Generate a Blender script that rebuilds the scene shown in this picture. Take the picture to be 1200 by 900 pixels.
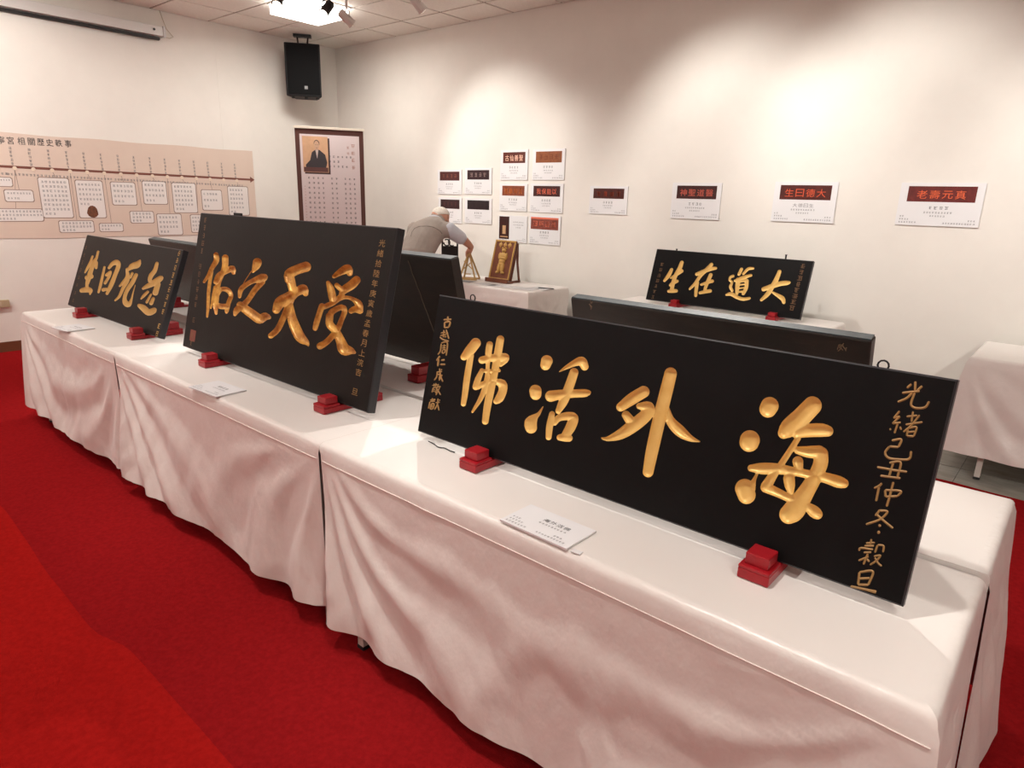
import bpy, bmesh, math, random
import numpy as np
from mathutils import Vector, Matrix, noise

for o in list(bpy.data.objects): bpy.data.objects.remove(o)
SC = bpy.context.scene
COL = SC.collection
random.seed(7)

# ------------------------------------------------------------------ camera
CAM_H = 1.57
F_PX = 780.98
YAW, PIT, ROLL = -0.70926397, -0.27082343, 0.02989051
fw = np.array([math.cos(PIT)*math.sin(YAW), math.cos(PIT)*math.cos(YAW), math.sin(PIT)])
r0 = np.array([math.cos(YAW), -math.sin(YAW), 0.0]); u0 = np.cross(r0, fw)
cr = r0*math.cos(ROLL)+u0*math.sin(ROLL); cu = -r0*math.sin(ROLL)+u0*math.cos(ROLL)
CAMPOS = np.array([0, 0, CAM_H])
RM = np.array([cr, cu, fw])
cam = bpy.data.cameras.new('camera'); camo = bpy.data.objects.new('camera', cam); COL.objects.link(camo)
cam.sensor_fit = 'HORIZONTAL'; cam.sensor_width = 36.0; cam.lens = 36.0*F_PX/1200.0
cam.clip_start = 0.02; cam.clip_end = 60
camo.matrix_world = Matrix(((cr[0], cu[0], -fw[0], 0), (cr[1], cu[1], -fw[1], 0), (cr[2], cu[2], -fw[2], CAM_H), (0, 0, 0, 1)))
SC.camera = camo
def ray(x, y): return np.array([(x-600)/F_PX, -(y-450)/F_PX, 1.0]) @ RM
def onz(x, y, z):
    d = ray(x, y); return CAMPOS + d*((z-CAM_H)/d[2])
def ony(x, y, Y):
    d = ray(x, y); return CAMPOS + d*(Y/d[1])
def onx(x, y, X):
    d = ray(x, y); return CAMPOS + d*(X/d[0])
def project(P):
    q = (np.asarray(P)-CAMPOS) @ RM.T
    return 600+F_PX*q[..., 0]/q[..., 2], 450-F_PX*q[..., 1]/q[..., 2]

# ------------------------------------------------------------------ world, exposure
w = bpy.data.worlds.new('world'); SC.world = w; w.use_nodes = True
w.node_tree.nodes['Background'].inputs[0].default_value = (1.0, 0.86, 0.74, 1)
w.node_tree.nodes['Background'].inputs[1].default_value = 0.02
vs = SC.view_settings
vs.view_transform = 'Standard'; vs.look = 'None'; vs.gamma = 1.0; vs.use_curve_mapping = False
vs.exposure = 0.62

# room
XL, XR, YF, YB, ZC = -7.80, 2.6, -3.2, 5.47, 3.335
ZT = 0.75          # table top

# lights (each has a fixture, built further down): position, target, watts, half-angle deg, colour kind
WARM = (1.0, 0.80, 0.60); NEUT = (1.0, 0.965, 0.905)
WASH = [((-5.28, 3.83, 3.02), (-4.92, YB, 1.85), 58, 36), ((-4.42, 3.88, 3.02), (-4.0, YB, 1.5), 16, 34),
        ((-2.75, 3.88, 3.02), (-2.45, YB, 1.75), 66, 42), ((-1.45, 3.88, 3.02), (-1.25, YB, 1.8), 62, 42),
        ((0.1, 3.88, 3.02), (0.3, YB, 1.75), 58, 42)]
BACK = [((-1.7, 3.45, 3.02), (-1.0, 1.5, 0.85), 95, 30), ((-3.4, 3.45, 3.02), (-2.8, 1.5, 0.9), 95, 30),
        ((-5.164, 3.55, 3.02), (-4.6, 1.5, 0.85), 70, 30), ((-5.27, 3.18, 3.02), (-3.9, 1.6, 0.9), 30, 28)]
FRONT = [((-0.95, 0.75, 3.02), (-0.65, 1.55, 0.85), 70, 40), ((-2.6, 0.75, 3.02), (-2.4, 1.6, 0.9), 65, 40),
         ((-4.4, 0.75, 3.02), (-4.3, 1.6, 0.9), 65, 40), ((-6.2, 0.75, 3.02), (XL, 1.8, 2.0), 100, 44),
         ((0.75, 0.75, 3.02), (0.7, 2.0, 0.2), 40, 36),
         ((-3.5, 0.75, 3.02), (-4.5, 4.75, 0.9), 95, 24), ((1.6, 0.75, 3.02), (0.0, 4.75, 0.55), 110, 24)]  # this pair is unseen, added as fill to brighten the back tables
PANELS = [(-6.36, 4.14), (-6.3, -0.6), (-3.3, -2.4), (1.8, -0.6), (-2.1, 2.9)]  # only the first is in view; last one added to brighten upper wall
PANEL_W = 20.0
SPOTK = 1.0
def spot(pos, tgt, watts, half, col, blend=0.55, rad=0.035):
    l = bpy.data.lights.new('spot_light', 'SPOT'); l.energy = watts*SPOTK; l.color = col
    l.spot_size = math.radians(half*2); l.spot_blend = blend; l.shadow_soft_size = rad
    o = bpy.data.objects.new('spot_light', l); COL.objects.link(o)
    d = (Vector(tgt)-Vector(pos)).normalized()
    o.location = Vector(pos)+d*0.075; o.rotation_euler = d.to_track_quat('-Z', 'Y').to_euler()
for a in WASH: spot(*a, NEUT, 0.75)
for a in BACK: spot(*a, NEUT)
for a in FRONT: spot(*a, NEUT, 0.7)
for (x, y) in PANELS[:4]:
    l = bpy.data.lights.new('panel_light', 'AREA'); l.shape = 'SQUARE'; l.size = 0.55; l.energy = PANEL_W; l.color = (1.0, 0.96, 0.90)
    o = bpy.data.objects.new('panel_light', l); COL.objects.link(o); o.location = (x, y, ZC-0.105)

# ------------------------------------------------------------------ materials
MATS = {}
def mat(name, col, rough=0.6, spec=0.5, metal=0.0, emit=None, estr=0.0, noise_amt=0.0, noise_scale=20.0, bump=0.0, bump_scale=200.0, bump_dist=0.004, col2=None, sheen=0.0, coat=0.0, stretch=None):
    if name in MATS: return MATS[name]
    m = bpy.data.materials.new(name); m.use_nodes = True
    nt = m.node_tree; b = nt.nodes['Principled BSDF']
    b.inputs['Base Color'].default_value = (*col, 1); b.inputs['Roughness'].default_value = rough
    b.inputs['Specular IOR Level'].default_value = spec; b.inputs['Metallic'].default_value = metal
    b.inputs['Sheen Weight'].default_value = sheen; b.inputs['Coat Weight'].default_value = coat
    if emit:
        b.inputs['Emission Color'].default_value = (*emit, 1); b.inputs['Emission Strength'].default_value = estr
    if noise_amt > 0 or col2 or bump > 0:
        tc = nt.nodes.new('ShaderNodeTexCoord'); mp = nt.nodes.new('ShaderNodeMapping')
        nt.links.new(tc.outputs['Object'], mp.inputs['Vector'])
        if stretch: mp.inputs['Scale'].default_value = stretch
    if noise_amt > 0 or col2:
        n = nt.nodes.new('ShaderNodeTexNoise'); n.inputs['Scale'].default_value = noise_scale; n.inputs['Detail'].default_value = 6; n.inputs['Roughness'].default_value = 0.65
        nt.links.new(mp.outputs[0], n.inputs['Vector'])
        cr_ = nt.nodes.new('ShaderNodeValToRGB'); nt.links.new(n.outputs['Fac'], cr_.inputs['Fac'])
        c2 = col2 if col2 else tuple(c*(1-noise_amt) for c in col)
        cr_.color_ramp.elements[0].position = 0.35; cr_.color_ramp.elements[1].position = 0.65
        cr_.color_ramp.elements[0].color = (*c2, 1); cr_.color_ramp.elements[1].color = (*col, 1)
        nt.links.new(cr_.outputs['Color'], b.inputs['Base Color'])
    if bump > 0:
        n2 = nt.nodes.new('ShaderNodeTexNoise'); n2.inputs['Scale'].default_value = bump_scale; n2.inputs['Detail'].default_value = 4
        nt.links.new(mp.outputs[0], n2.inputs['Vector'])
        bp = nt.nodes.new('ShaderNodeBump'); bp.inputs['Strength'].default_value = bump; bp.inputs['Distance'].default_value = bump_dist
        nt.links.new(n2.outputs['Fac'], bp.inputs['Height']); nt.links.new(bp.outputs['Normal'], b.inputs['Normal'])
    MATS[name] = m; return m
M_WALL = mat('wall_paint', (0.83, 0.80, 0.745), 0.75, 0.2, noise_amt=0.04, noise_scale=2.5, bump=0.06, bump_scale=60)
M_CEIL = mat('ceiling_tile', (0.88, 0.84, 0.775), 0.9, 0.1, noise_amt=0.06, noise_scale=30, bump=0.25, bump_scale=90)
M_GRID = mat('ceiling_grid', (0.22, 0.15, 0.11), 0.7, 0.2)
M_BASE = mat('baseboard_wood', (0.16, 0.055, 0.025), 0.5, 0.4)
M_TILE = mat('floor_marble', (0.42, 0.40, 0.35), 0.25, 0.5, noise_amt=0.25, noise_scale=6, stretch=(1, 2.5, 1))
M_GROUT = mat('floor_grout', (0.25, 0.24, 0.21), 0.8)
def carpet_mat(name, col):
    return mat(name, col, 0.95, 0.0, noise_amt=0.22, noise_scale=55, bump=0.9, bump_scale=420)
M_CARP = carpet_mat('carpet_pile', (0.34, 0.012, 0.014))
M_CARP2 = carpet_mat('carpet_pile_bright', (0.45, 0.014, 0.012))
M_CLOTH = mat('satin_cloth', (0.80, 0.755, 0.715), 0.33, 0.5, noise_amt=0.03, noise_scale=8, bump=0.6, bump_scale=11, bump_dist=0.012, sheen=0.15, stretch=(1.0, 1.0, .6))
M_CLOTHT = mat('satin_cloth_taut', (0.80, 0.755, 0.715), 0.40, 0.4, bump=0.1, bump_scale=30, sheen=0.1)
M_SEAM = mat('cloth_stitching', (0.80, 0.70, 0.65), 0.7)
M_LEG = mat('table_leg_metal', (0.62, 0.57, 0.52), 0.4, 0.5)
M_TTOP = mat('table_laminate', (0.5, 0.42, 0.33), 0.5)
M_RUBBER = mat('black_rubber', (0.015, 0.014, 0.014), 0.6)
M_BLACK = mat('black_lacquer', (0.0038, 0.0032, 0.0034), 0.5, 0.16, noise_amt=0.35, noise_scale=7, bump=0.08, bump_scale=80)
M_BLACKG = mat('grey_black_lacquer', (0.0105, 0.0085, 0.0075), 0.5, 0.18, noise_amt=0.25, noise_scale=6, bump=0.1, bump_scale=70)
M_BACKW = mat('dark_aged_board', (0.012, 0.008, 0.006), 0.42, 0.5, col2=(0.022, 0.013, 0.009), noise_scale=7, bump=0.2, bump_scale=40, stretch=(1, 4, 4))
M_EDGE = mat('blue_grey_edge', (0.07, 0.085, 0.09), 0.5, 0.5, noise_amt=0.4, noise_scale=14)
M_EDGED = mat('dark_edge', (0.014, 0.014, 0.017), 0.4, 0.5)
M_GOLD = mat('gold_leaf', (0.80, 0.53, 0.17), 0.42, 0.5, metal=0.25, col2=(0.72, 0.44, 0.12), noise_scale=18, bump=0.15, bump_scale=60)
M_GOLDB = mat('aged_gold_leaf', (0.74, 0.42, 0.09), 0.38, 0.5, metal=0.3, col2=(0.36, 0.13, 0.02), noise_scale=22, bump=0.2, bump_scale=70)
M_GOLDC = mat('ochre_gold_paint', (0.52, 0.30, 0.08), 0.55, 0.4, noise_amt=0.15)
M_GOLDD = mat('dull_gold_paint', (0.36, 0.20, 0.065), 0.55, 0.4, noise_amt=0.2)
M_GOLDF = mat('faded_gold_paint', (0.16, 0.085, 0.04), 0.6, 0.3)
M_RED = mat('red_lacquer', (0.36, 0.007, 0.014), 0.35, 0.5, noise_amt=0.15, noise_scale=15)
M_WHITE = mat('white_card', (0.80, 0.80, 0.81), 0.6, 0.3)
M_PAPER = mat('white_paper', (0.74, 0.73, 0.73), 0.7, 0.2)
M_INK = mat('dark_ink', (0.06, 0.06, 0.065), 0.7, 0.2)
M_INKG = mat('grey_ink', (0.25, 0.25, 0.26), 0.7, 0.2)
M_STEEL = mat('dark_steel', (0.02, 0.02, 0.02), 0.35, 0.5, metal=0.6)
M_LAMPB = mat('black_lamp_metal', (0.012, 0.012, 0.012), 0.4, 0.5)
M_LAMPW = mat('white_lamp_metal', (0.75, 0.72, 0.68), 0.4, 0.5)
M_LENS = mat('lamp_lens', (0.9, 0.8, 0.6), 0.3, 0.5, emit=(1, 0.85, 0.65), estr=6.0)
M_DIFF = mat('panel_diffuser', (0.9, 0.88, 0.85), 0.5, 0.3, emit=(1, 0.95, 0.88), estr=5.5)

# ------------------------------------------------------------------ mesh helpers
def link(o, parent=None):
    COL.objects.link(o)
    if parent is not None: o.parent = parent
    return o
def tag(o, label=None, cat=None, group=None, kind=None):
    if label: o['label'] = label
    if cat: o['category'] = cat
    if group: o['group'] = group
    if kind: o['kind'] = kind
    return o
def thing(name, label, cat, loc=(0, 0, 0), rz=0.0, group=None):
    o = bpy.data.objects.new(name, None); o.empty_display_size = 0.05
    o.location = loc; o.rotation_euler = (0, 0, rz); COL.objects.link(o)
    return tag(o, label, cat, group)
def inv(parent):
    if parent is None: return None
    m = Matrix.LocRotScale(parent.location, parent.rotation_euler, None)
    if parent.parent is not None:
        p = parent.parent; m = Matrix.LocRotScale(p.location, p.rotation_euler, None) @ m
    return m.inverted()
class MB:
    def __init__(s): s.v = []; s.f = []; s.m = []
    def add(s, vs, fs, mi=0):
        k = len(s.v); s.v += [tuple(p) for p in vs]; s.f += [tuple(i+k for i in f) for f in fs]; s.m += [mi]*len(fs)
    def box(s, x0, x1, y0, y1, z0, z1, mi=0):
        s.add([(x0, y0, z0), (x1, y0, z0), (x1, y1, z0), (x0, y1, z0), (x0, y0, z1), (x1, y0, z1), (x1, y1, z1), (x0, y1, z1)],
              [(3, 2, 1, 0), (4, 5, 6, 7), (0, 1, 5, 4), (1, 2, 6, 5), (2, 3, 7, 6), (3, 0, 4, 7)], mi)
    def obox(s, c, ax, ay, az, hx, hy, hz, mi=0):
        c, ax, ay, az = [np.array(q, float) for q in (c, ax, ay, az)]
        P = [c+ax*(hx*i)+ay*(hy*j)+az*(hz*k) for k in (-1, 1) for (i, j) in ((-1, -1), (1, -1), (1, 1), (-1, 1))]
        s.add(P, [(3, 2, 1, 0), (4, 5, 6, 7), (0, 1, 5, 4), (1, 2, 6, 5), (2, 3, 7, 6), (3, 0, 4, 7)], mi)
    def quad(s, a, b, c, d, mi=0): s.add([a, b, c, d], [(0, 1, 2, 3)], mi)
    def tube(s, pts, rad, n=8, mi=0, caps=True):
        pts = [Vector(p) for p in pts]; R = rad if isinstance(rad, (list, tuple)) else [rad]*len(pts)
        vs = []; up = None
        for i, p in enumerate(pts):
            t = (pts[min(i+1, len(pts)-1)]-pts[max(i-1, 0)]).normalized()
            if up is None: up = Vector((0, 0, 1)) if abs(t.z) < 0.9 else Vector((1, 0, 0))
            a = t.cross(up)
            if a.length < 1e-5: a = t.cross(Vector((0, 1, 0)))
            a.normalize(); b = t.cross(a).normalized(); up = -b if b.dot(up) < 0 else b
            for k in range(n):
                q = 2*math.pi*k/n; vs.append(p+a*(math.cos(q)*R[i])+b*(math.sin(q)*R[i]))
        fs = []
        for i in range(len(pts)-1):
            for k in range(n):
                fs.append((i*n+k, i*n+(k+1) % n, (i+1)*n+(k+1) % n, (i+1)*n+k))
        if caps:
            fs.append(tuple(range(n))[::-1]); fs.append(tuple((len(pts)-1)*n+k for k in range(n)))
        s.add(vs, fs, mi)
    def build(s, name, mats, parent=None, smooth=False, world=True, bevel=0.0):
        if not isinstance(mats, (list, tuple)): mats = [mats]
        me = bpy.data.meshes.new(name)
        v = s.v
        if parent is not None and world:
            I = inv(parent); v = [tuple(I @ Vector(p)) for p in v]
        me.from_pydata(v, [], s.f)
        for m in mats: me.materials.append(m)
        me.polygons.foreach_set('material_index', s.m)
        bm = bmesh.new(); bm.from_mesh(me); bmesh.ops.recalc_face_normals(bm, faces=bm.faces)
        if bevel > 0: bmesh.ops.bevel(bm, geom=list(bm.edges), offset=bevel, segments=2, affect='EDGES', profile=0.5)
        bm.to_mesh(me); bm.free()
        if smooth: me.polygons.foreach_set('use_smooth', [True]*len(me.polygons))
        o = bpy.data.objects.new(name, me); link(o, parent)
        if name in STUFF: o['kind'] = 'stuff'
        return o
STUFF = {'small_print', 'caption_lettering', 'text_columns', 'title_column', 'years', 'period_names', 'printing', 'scratches', 'picture_lettering'}
def raw(name, v, f, mats, parent=None, smooth=False, mi=None):
    if not isinstance(mats, (list, tuple)): mats = [mats]
    if parent is not None:
        I = inv(parent); v = [tuple(I @ Vector(p)) for p in v]
    me = bpy.data.meshes.new(name); me.from_pydata([tuple(p) for p in v], [], f)
    for m in mats: me.materials.append(m)
    if mi: me.polygons.foreach_set('material_index', mi)
    if smooth: me.polygons.foreach_set('use_smooth', [True]*len(me.polygons))
    o = bpy.data.objects.new(name, me); return link(o, parent)
def boxo(name, b, m, parent=None, bevel=0.0):
    k = MB(); k.box(*b); return k.build(name, m, parent, bevel=bevel)

# flat frame on any plane: origin, ex, ey, n
class Frame:
    def __init__(s, o, ex, ey, n): s.o, s.ex, s.ey, s.n = [np.array(q, float) for q in (o, ex, ey, n)]
    def p(s, u, v, d=0.0): return s.o+s.ex*u+s.ey*v+s.n*d
    def rect(s, mb, u0, u1, v0, v1, d, mi=0): mb.quad(s.p(u0, v0, d), s.p(u1, v0, d), s.p(u1, v1, d), s.p(u0, v1, d), mi)
    def slab(s, mb, u0, u1, v0, v1, d0, d1, mi=0):
        mb.obox(s.p((u0+u1)/2, (v0+v1)/2, (d0+d1)/2), s.ex, s.ey, s.n, (u1-u0)/2, (v1-v0)/2, (d1-d0)/2, mi)
_tc = {}
def glyph(ch):
    if ch in _tc: return _tc[ch]
    c = bpy.data.curves.new('glyph', 'FONT'); c.body = ch; c.resolution_u = 2
    o = bpy.data.objects.new('glyph', c); COL.objects.link(o)
    dg = bpy.context.evaluated_depsgraph_get(); me = bpy.data.meshes.new_from_object(o.evaluated_get(dg))
    v = [tuple(p.co) for p in me.vertices]; f = [tuple(p.vertices) for p in me.polygons]
    bpy.data.objects.remove(o); bpy.data.meshes.remove(me); bpy.data.curves.remove(c)
    if v:
        a = np.array(v); cx = (a[:, 0].max()+a[:, 0].min())/2; cy = (a[:, 1].max()+a[:, 1].min())/2
        sz = max(np.ptp(a[:, 0]), np.ptp(a[:, 1])); a[:, 0] -= cx; a[:, 1] -= cy; a /= max(sz, .5); v = a
    _tc[ch] = (v, f); return _tc[ch]
def put_glyph(mb, fr, ch, u, v, size, d, mi=0, sx=1.0):
    gv, gf = glyph(ch)
    if len(gv): mb.add([fr.p(u+q[0]*size*sx, v+q[1]*size, d) for q in gv], gf, mi)
def text_row(mb, fr, s, u, v, size, d, mi=0, pitch=1.1, sx=1.0):
    for i, ch in enumerate(s): put_glyph(mb, fr, ch, u+(i-(len(s)-1)/2)*size*pitch*sx, v, size, d, mi, sx)
RNG = random.Random(3)
def scribble(mb, fr, u, v, size, d, mi=0):
    # one tiny character too small to read: a few strokes
    t = size*0.055
    for k in range(3):
        y = v+size*(0.35-0.33*k)+RNG.uniform(-.05, .05)*size; a = RNG.uniform(0.2, 0.45)*size
        fr.rect(mb, u-a, u+a, y-t, y+t, d, mi)
    for k in range(2):
        x = u+RNG.uniform(-.35, .35)*size; a = RNG.uniform(0.2, 0.45)*size
        fr.rect(mb, x-t, x+t, v-a, v+a, d, mi)
def scribble_row(mb, fr, u, v, size, n, d, mi=0):
    for i in range(n): scribble(mb, fr, u+(i-(n-1)/2)*size*1.12, v, size*0.9, d, mi)
def scribble_left(mb, fr, u, v, size, n, d, mi=0):
    for i in range(n): scribble(mb, fr, u+(i+.5)*size*1.12, v, size*0.9, d, mi)

# ================================================================== the room
def struct(name, mb, m, parent=None):
    o = mb.build(name, m, parent); o['kind'] = 'structure'; return o
fl = MB(); fl.box(XL-.1, XR+.1, YF-.1, YB+.1, -0.12, -0.008); floor = struct('floor', fl, M_GROUT)
tile_me = None
# marble floor tiles where the floor is bare (beyond the carpet)
for ix in range(-4, 4):
    for (y0, y1) in ((4.27, 4.87), (4.875, 5.465)):
        x0 = -0.405+0.6*ix
        t = MB(); t.box(x0+.0015, x0+.5985, y0+.0015, y1-.0015, -0.008, 0.0); t.build('floor_tile', M_TILE, floor)
wb = MB(); wb.box(XL-.1, XR+.1, YB, YB+.12, 0, ZC); struct('wall_back', wb, M_WALL)
wl = MB(); wl.box(XL-.12, XL, YF-.1, 3.893, 0, ZC); wl.box(XL-.12, XL, 3.897, YB, 0, ZC); wl.box(XL-.12, XL-.002, 3.89, 3.90, 0, ZC); struct('wall_left', wl, M_WALL)
wr = MB(); wr.box(XR, XR+.12, YF-.1, YB, 0, ZC); struct('wall_right', wr, M_WALL)
wf = MB(); wf.box(XL, XR, YF-.12, YF, 0, ZC); struct('wall_front', wf, M_WALL)
bl = MB(); bl.box(XL, XL+.014, YF, YB-.014, 0, 0.10); struct('baseboard_left', bl, M_BASE)
bb = MB(); bb.box(XL, XR, YB-.014, YB, 0, 0.10); struct('baseboard_back', bb, M_BASE)
cl = MB(); cl.box(XL-.12, XR+.12, YF-.12, YB+.12, ZC+.004, ZC+.1); ceiling = struct('ceiling', cl, M_GRID)
# ceiling tiles, 60 cm module, each a piece of its own
xs = [XL]+[-7.2+.597*k for k in range(0, 17)]; xs = [x for x in xs if x < XR-.1]+[XR]
ys = [YB]+[5.04-.6*k for k in range(0, 14)]; ys = [y for y in ys if y > YF+.1]+[YF]
cache = {}
pan_cells = set()
for (px, py) in PANELS:
    for i in range(len(xs)-1):
        for j in range(len(ys)-1):
            if xs[i] <= px < xs[i+1] and ys[j+1] <= py < ys[j]: pan_cells.add((i, j))
for i in range(len(xs)-1):
    for j in range(len(ys)-1):
        if (i, j) in pan_cells: continue
        wx, wy = xs[i+1]-xs[i]-.022, ys[j]-ys[j+1]-.022
        key = (round(wx, 3), round(wy, 3))
        if key not in cache:
            k = MB(); k.box(-wx/2, wx/2, -wy/2, wy/2, 0, .012); o = k.build('ceiling_tile', M_CEIL, ceiling, world=False); cache[key] = o.data
        else:
            o = bpy.data.objects.new('ceiling_tile', cache[key]); link(o, ceiling)
        o.location = ((xs[i]+xs[i+1])/2, (ys[j]+ys[j+1])/2, ZC-.004+random.uniform(-.001, .001))
# lit ceiling panels
pl = ['above the black loudspeaker corner', 'over the red carpet by the left wall', 'over the open carpet at the front', 'near the right wall', 'added unseen to brighten the upper back wall']
for n, (px, py) in enumerate(PANELS):
    i, j = [c for c in sorted(pan_cells) if xs[c[0]] <= px < xs[c[0]+1] and ys[c[1]+1] <= py < ys[c[1]]][0]
    x0, x1, y1, y0 = xs[i]+.01, xs[i+1]-.01, ys[j]-.01, ys[j+1]+.01
    t = thing('ceiling_light', 'square white light panel set in the ceiling '+pl[n], 'ceiling light', ((x0+x1)/2, (y0+y1)/2, ZC-.008), group='light panels in the ceiling')
    k = MB(); k.box(x0, x1, y0, y0+.02, ZC-.012, ZC+.002); k.box(x0, x1, y1-.02, y1, ZC-.012, ZC+.002); k.box(x0, x0+.02, y0+.02, y1-.02, ZC-.012, ZC+.002); k.box(x1-.02, x1, y0+.02, y1-.02, ZC-.012, ZC+.002)
    k.build('frame', M_LAMPW, t)
    k = MB(); k.box(x0+.02, x1-.02, y0+.02, y1-.02, ZC-.095, ZC+.002); k.build('diffuser', M_DIFF, t)  # deep box, so its glowing sides brighten the ceiling and upper wall

# ------------------------------------------------------------------ carpet strips
def carpet(name, label, edge0, edge1, z, m, x0=XL+.016, x1=XR-.01):
    n = 160; vs = []; fs = []
    for i in range(n+1):
        x = x0+(x1-x0)*i/n
        a, b = edge0(x), edge1(x)
        vs += [(x, a, 0), (x, a, z), (x, b, z), (x, b, 0)]
    for i in range(n):
        a = i*4; b = a+4
        fs += [(a+1, b+1, b+2, a+2), (a, b, b+1, a+1), (a+2, b+2, b+3, a+3)]
    o = raw(name, vs, fs, m); return tag(o, label, 'carpet', 'red carpet strips on the floor')
def seam(x): return 0.655+0.025*math.tanh((x+2.4)*14)-0.02*math.tanh((x+3.3)*3)+0.006*noise.noise((x*3, 0, 0))
def rear(x): return 4.555+0.012*noise.noise((x*4, 2, 0))+0.02*math.tanh((x+.28)*12)*(-.4)
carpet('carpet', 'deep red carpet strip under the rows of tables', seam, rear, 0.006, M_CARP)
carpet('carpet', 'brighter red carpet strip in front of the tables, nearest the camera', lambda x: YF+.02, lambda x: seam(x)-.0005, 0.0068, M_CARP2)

# ------------------------------------------------------------------ tables and cloths
def folding_table(label, x0, x1, y0, y1, z=ZT):
    t = thing('folding_table', label, 'table', ((x0+x1)/2, (y0+y1)/2, 0), group='cloth-covered folding tables')
    k = MB(); k.box(x0+.006, x1-.006, y0+.006, y1-.006, z-.03, z-.006); k.build('tabletop', M_TTOP, t, bevel=.002)
    for lx in (x0+.15, x1-.045):
        for ly in (y0+.022, y1-.052):
            k = MB(); k.box(lx, lx+.03, ly, ly+.03, .012, z-.03); lg = k.build('leg', M_LEG, t)
            k = MB(); k.box(lx-.002, lx+.032, ly-.002, ly+.032, 0.0065, .02); k.build('foot', M_RUBBER, lg)
        k = MB(); k.box(lx+.008, lx+.022, y0+.052, y1-.052, .20, .22); k.build('crossbar', M_LEG, t)
    return t
def tablecloth(label, x0, x1, y0, y1, z=ZT, hem=.07, sides='frbl', flare=.03, amp=.012, seed=0, group='pale satin tablecloths', side_hem=None, endflare=None, seamline=True):
    R = .022; V = 34
    vs = []; fs = []
    idx = {}
    def fold(side, wv, v, L):
        q = seed*7.3+{'f': 0, 'r': 3.1, 'b': 5.7, 'l': 9.2}[side]
        Hh = z-hem; h_ = v*Hh
        tot = 0.0
        for (cx, sg) in ((0.0, 1), (L, -1)):
            dx = (wv-cx)*sg+.02; r = math.hypot(dx, h_); phi = math.atan2(dx, h_+.02)
            nz = noise.noise((r*1.6, phi*1.2, q+sg*3))
            wave = math.sin(phi*(15.5+2.5*sg)+2.2*nz*2+q*1.7)
            wave = wave*abs(wave)**.25
            fall = math.exp(-(dx/(.62*L))**2)
            tot += 1.25*wave*fall*min(1.0, r/.30)
        wv2 = wv+.10*noise.noise((wv*1.3, v*1.2, q))+.12*v*v*math.sin(1.9*wv+q)
        tot += noise.noise((wv2*5.2, v*.5, q*1.7))*1.2
        tot += noise.noise((wv2*12.0+v*2.5, v*2.6, q+4))*.5
        tot += noise.noise((wv2*24.0-v*6, v*9, q+6))*.16
        return tot
    def offset(side, s, L, v):
        wv = s*L
        g = amp*(v**.6)*fold(side, wv, v, L)
        fl = flare
        if endflare and side in endflare: fl = endflare[side]
        return max(.0035, fl*v**.9*(.55+.45*math.sin(1.7*wv+seed)) + .008*v + g+.006*v)
    def cornerf(v): return .004+(.02+flare)*v**.8
    def skirt(side, ends):
        if side == 'f': A, B, nrm = (x0, y0), (x1, y0), (0, -1)
        if side == 'r': A, B, nrm = (x1, y0), (x1, y1), (1, 0)
        if side == 'b': A, B, nrm = (x1, y1), (x0, y1), (0, 1)
        if side == 'l': A, B, nrm = (x0, y1), (x0, y0), (-1, 0)
        L = math.hypot(B[0]-A[0], B[1]-A[1]); tx, ty = (B[0]-A[0])/L, (B[1]-A[1])/L
        n = max(24, int(L/.012)); base = len(vs)
        hm = hem if (side_hem is None or side not in side_hem) else side_hem[side]
        prof = [(-.03, 0.0, 0)]
        for k in range(0, 5):
            a = math.pi/2*k/4; prof.append((-R+R*math.sin(a), -R+R*math.cos(a), 0))
        for k in range(1, V+1):
            v = k/V; prof.append((0.0, -R-(z-hm-R)*v, v))
        m = len(prof)
        for i in range(n+1):
            s = i/n
            for (po, dz, v) in prof:
                off = po
                ext0 = ext1 = 0.0
                if v > 0:
                    o_ = offset(side, s, L, v)
                    for e, se in ((0, s), (1, 1-s)):
                        dist = se*L; wgt = max(0.0, 1-dist/.16); wgt = wgt*wgt*(3-2*wgt)
                        tgt = cornerf(v) if ends[e] else -.016*v
                        if not ends[e] and side in 'rl': wgt = max(0.0, 1-dist/.22); wgt = wgt*wgt*(3-2*wgt); tgt = .005+.028*v
                        elif not ends[e]:
                            wgt = max(0.0, 1-dist/.05); wgt = wgt*wgt
                        o_ = o_*(1-wgt)+tgt*wgt
                    off = o_
                    gap = -.006-.010*v
                    if side in 'rl': gap = -.001-.030*math.exp(-((v-.36)/.13)**2)      # end skirts of the two rows meet, with a slit half-way down
                    ext0 = cornerf(v) if ends[0] else gap
                    ext1 = cornerf(v) if ends[1] else gap
                else:
                    # lip: stay inside corners
                    ext0 = po if ends[0] else 0.0; ext1 = po if ends[1] else 0.0
                lpos = -ext0+(L+ext0+ext1)*s
                hz = z+dz
                if v > 0: hz += .007*v*noise.noise((s*L*2.5, seed*3.0, 1.0))-.012*v*v*(math.sin(math.pi*s)-.6)
                vs.append((A[0]+tx*lpos+nrm[0]*off, A[1]+ty*lpos+nrm[1]*off, hz))
        for i in range(n):
            for k in range(m-1):
                a = base+i*m+k; fs.append((a, a+m, a+m+1, a+1))
        idx[side] = (base, n, m)
    ring = 'frbl'
    for sd in sides:
        k = ring.index(sd); ends = (ring[k-1] in sides, ring[(k+1) % 4] in sides)
        skirt(sd, ends)
    # flat top
    gx0 = x0+(.03 if 'l' in sides else 0); gx1 = x1-(.03 if 'r' in sides else 0)
    gy0 = y0+(.03 if 'f' in sides else 0); gy1 = y1-(.03 if 'b' in sides else 0)
    ntop = len(fs); b = len(vs); nx, ny = 40, 16
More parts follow.
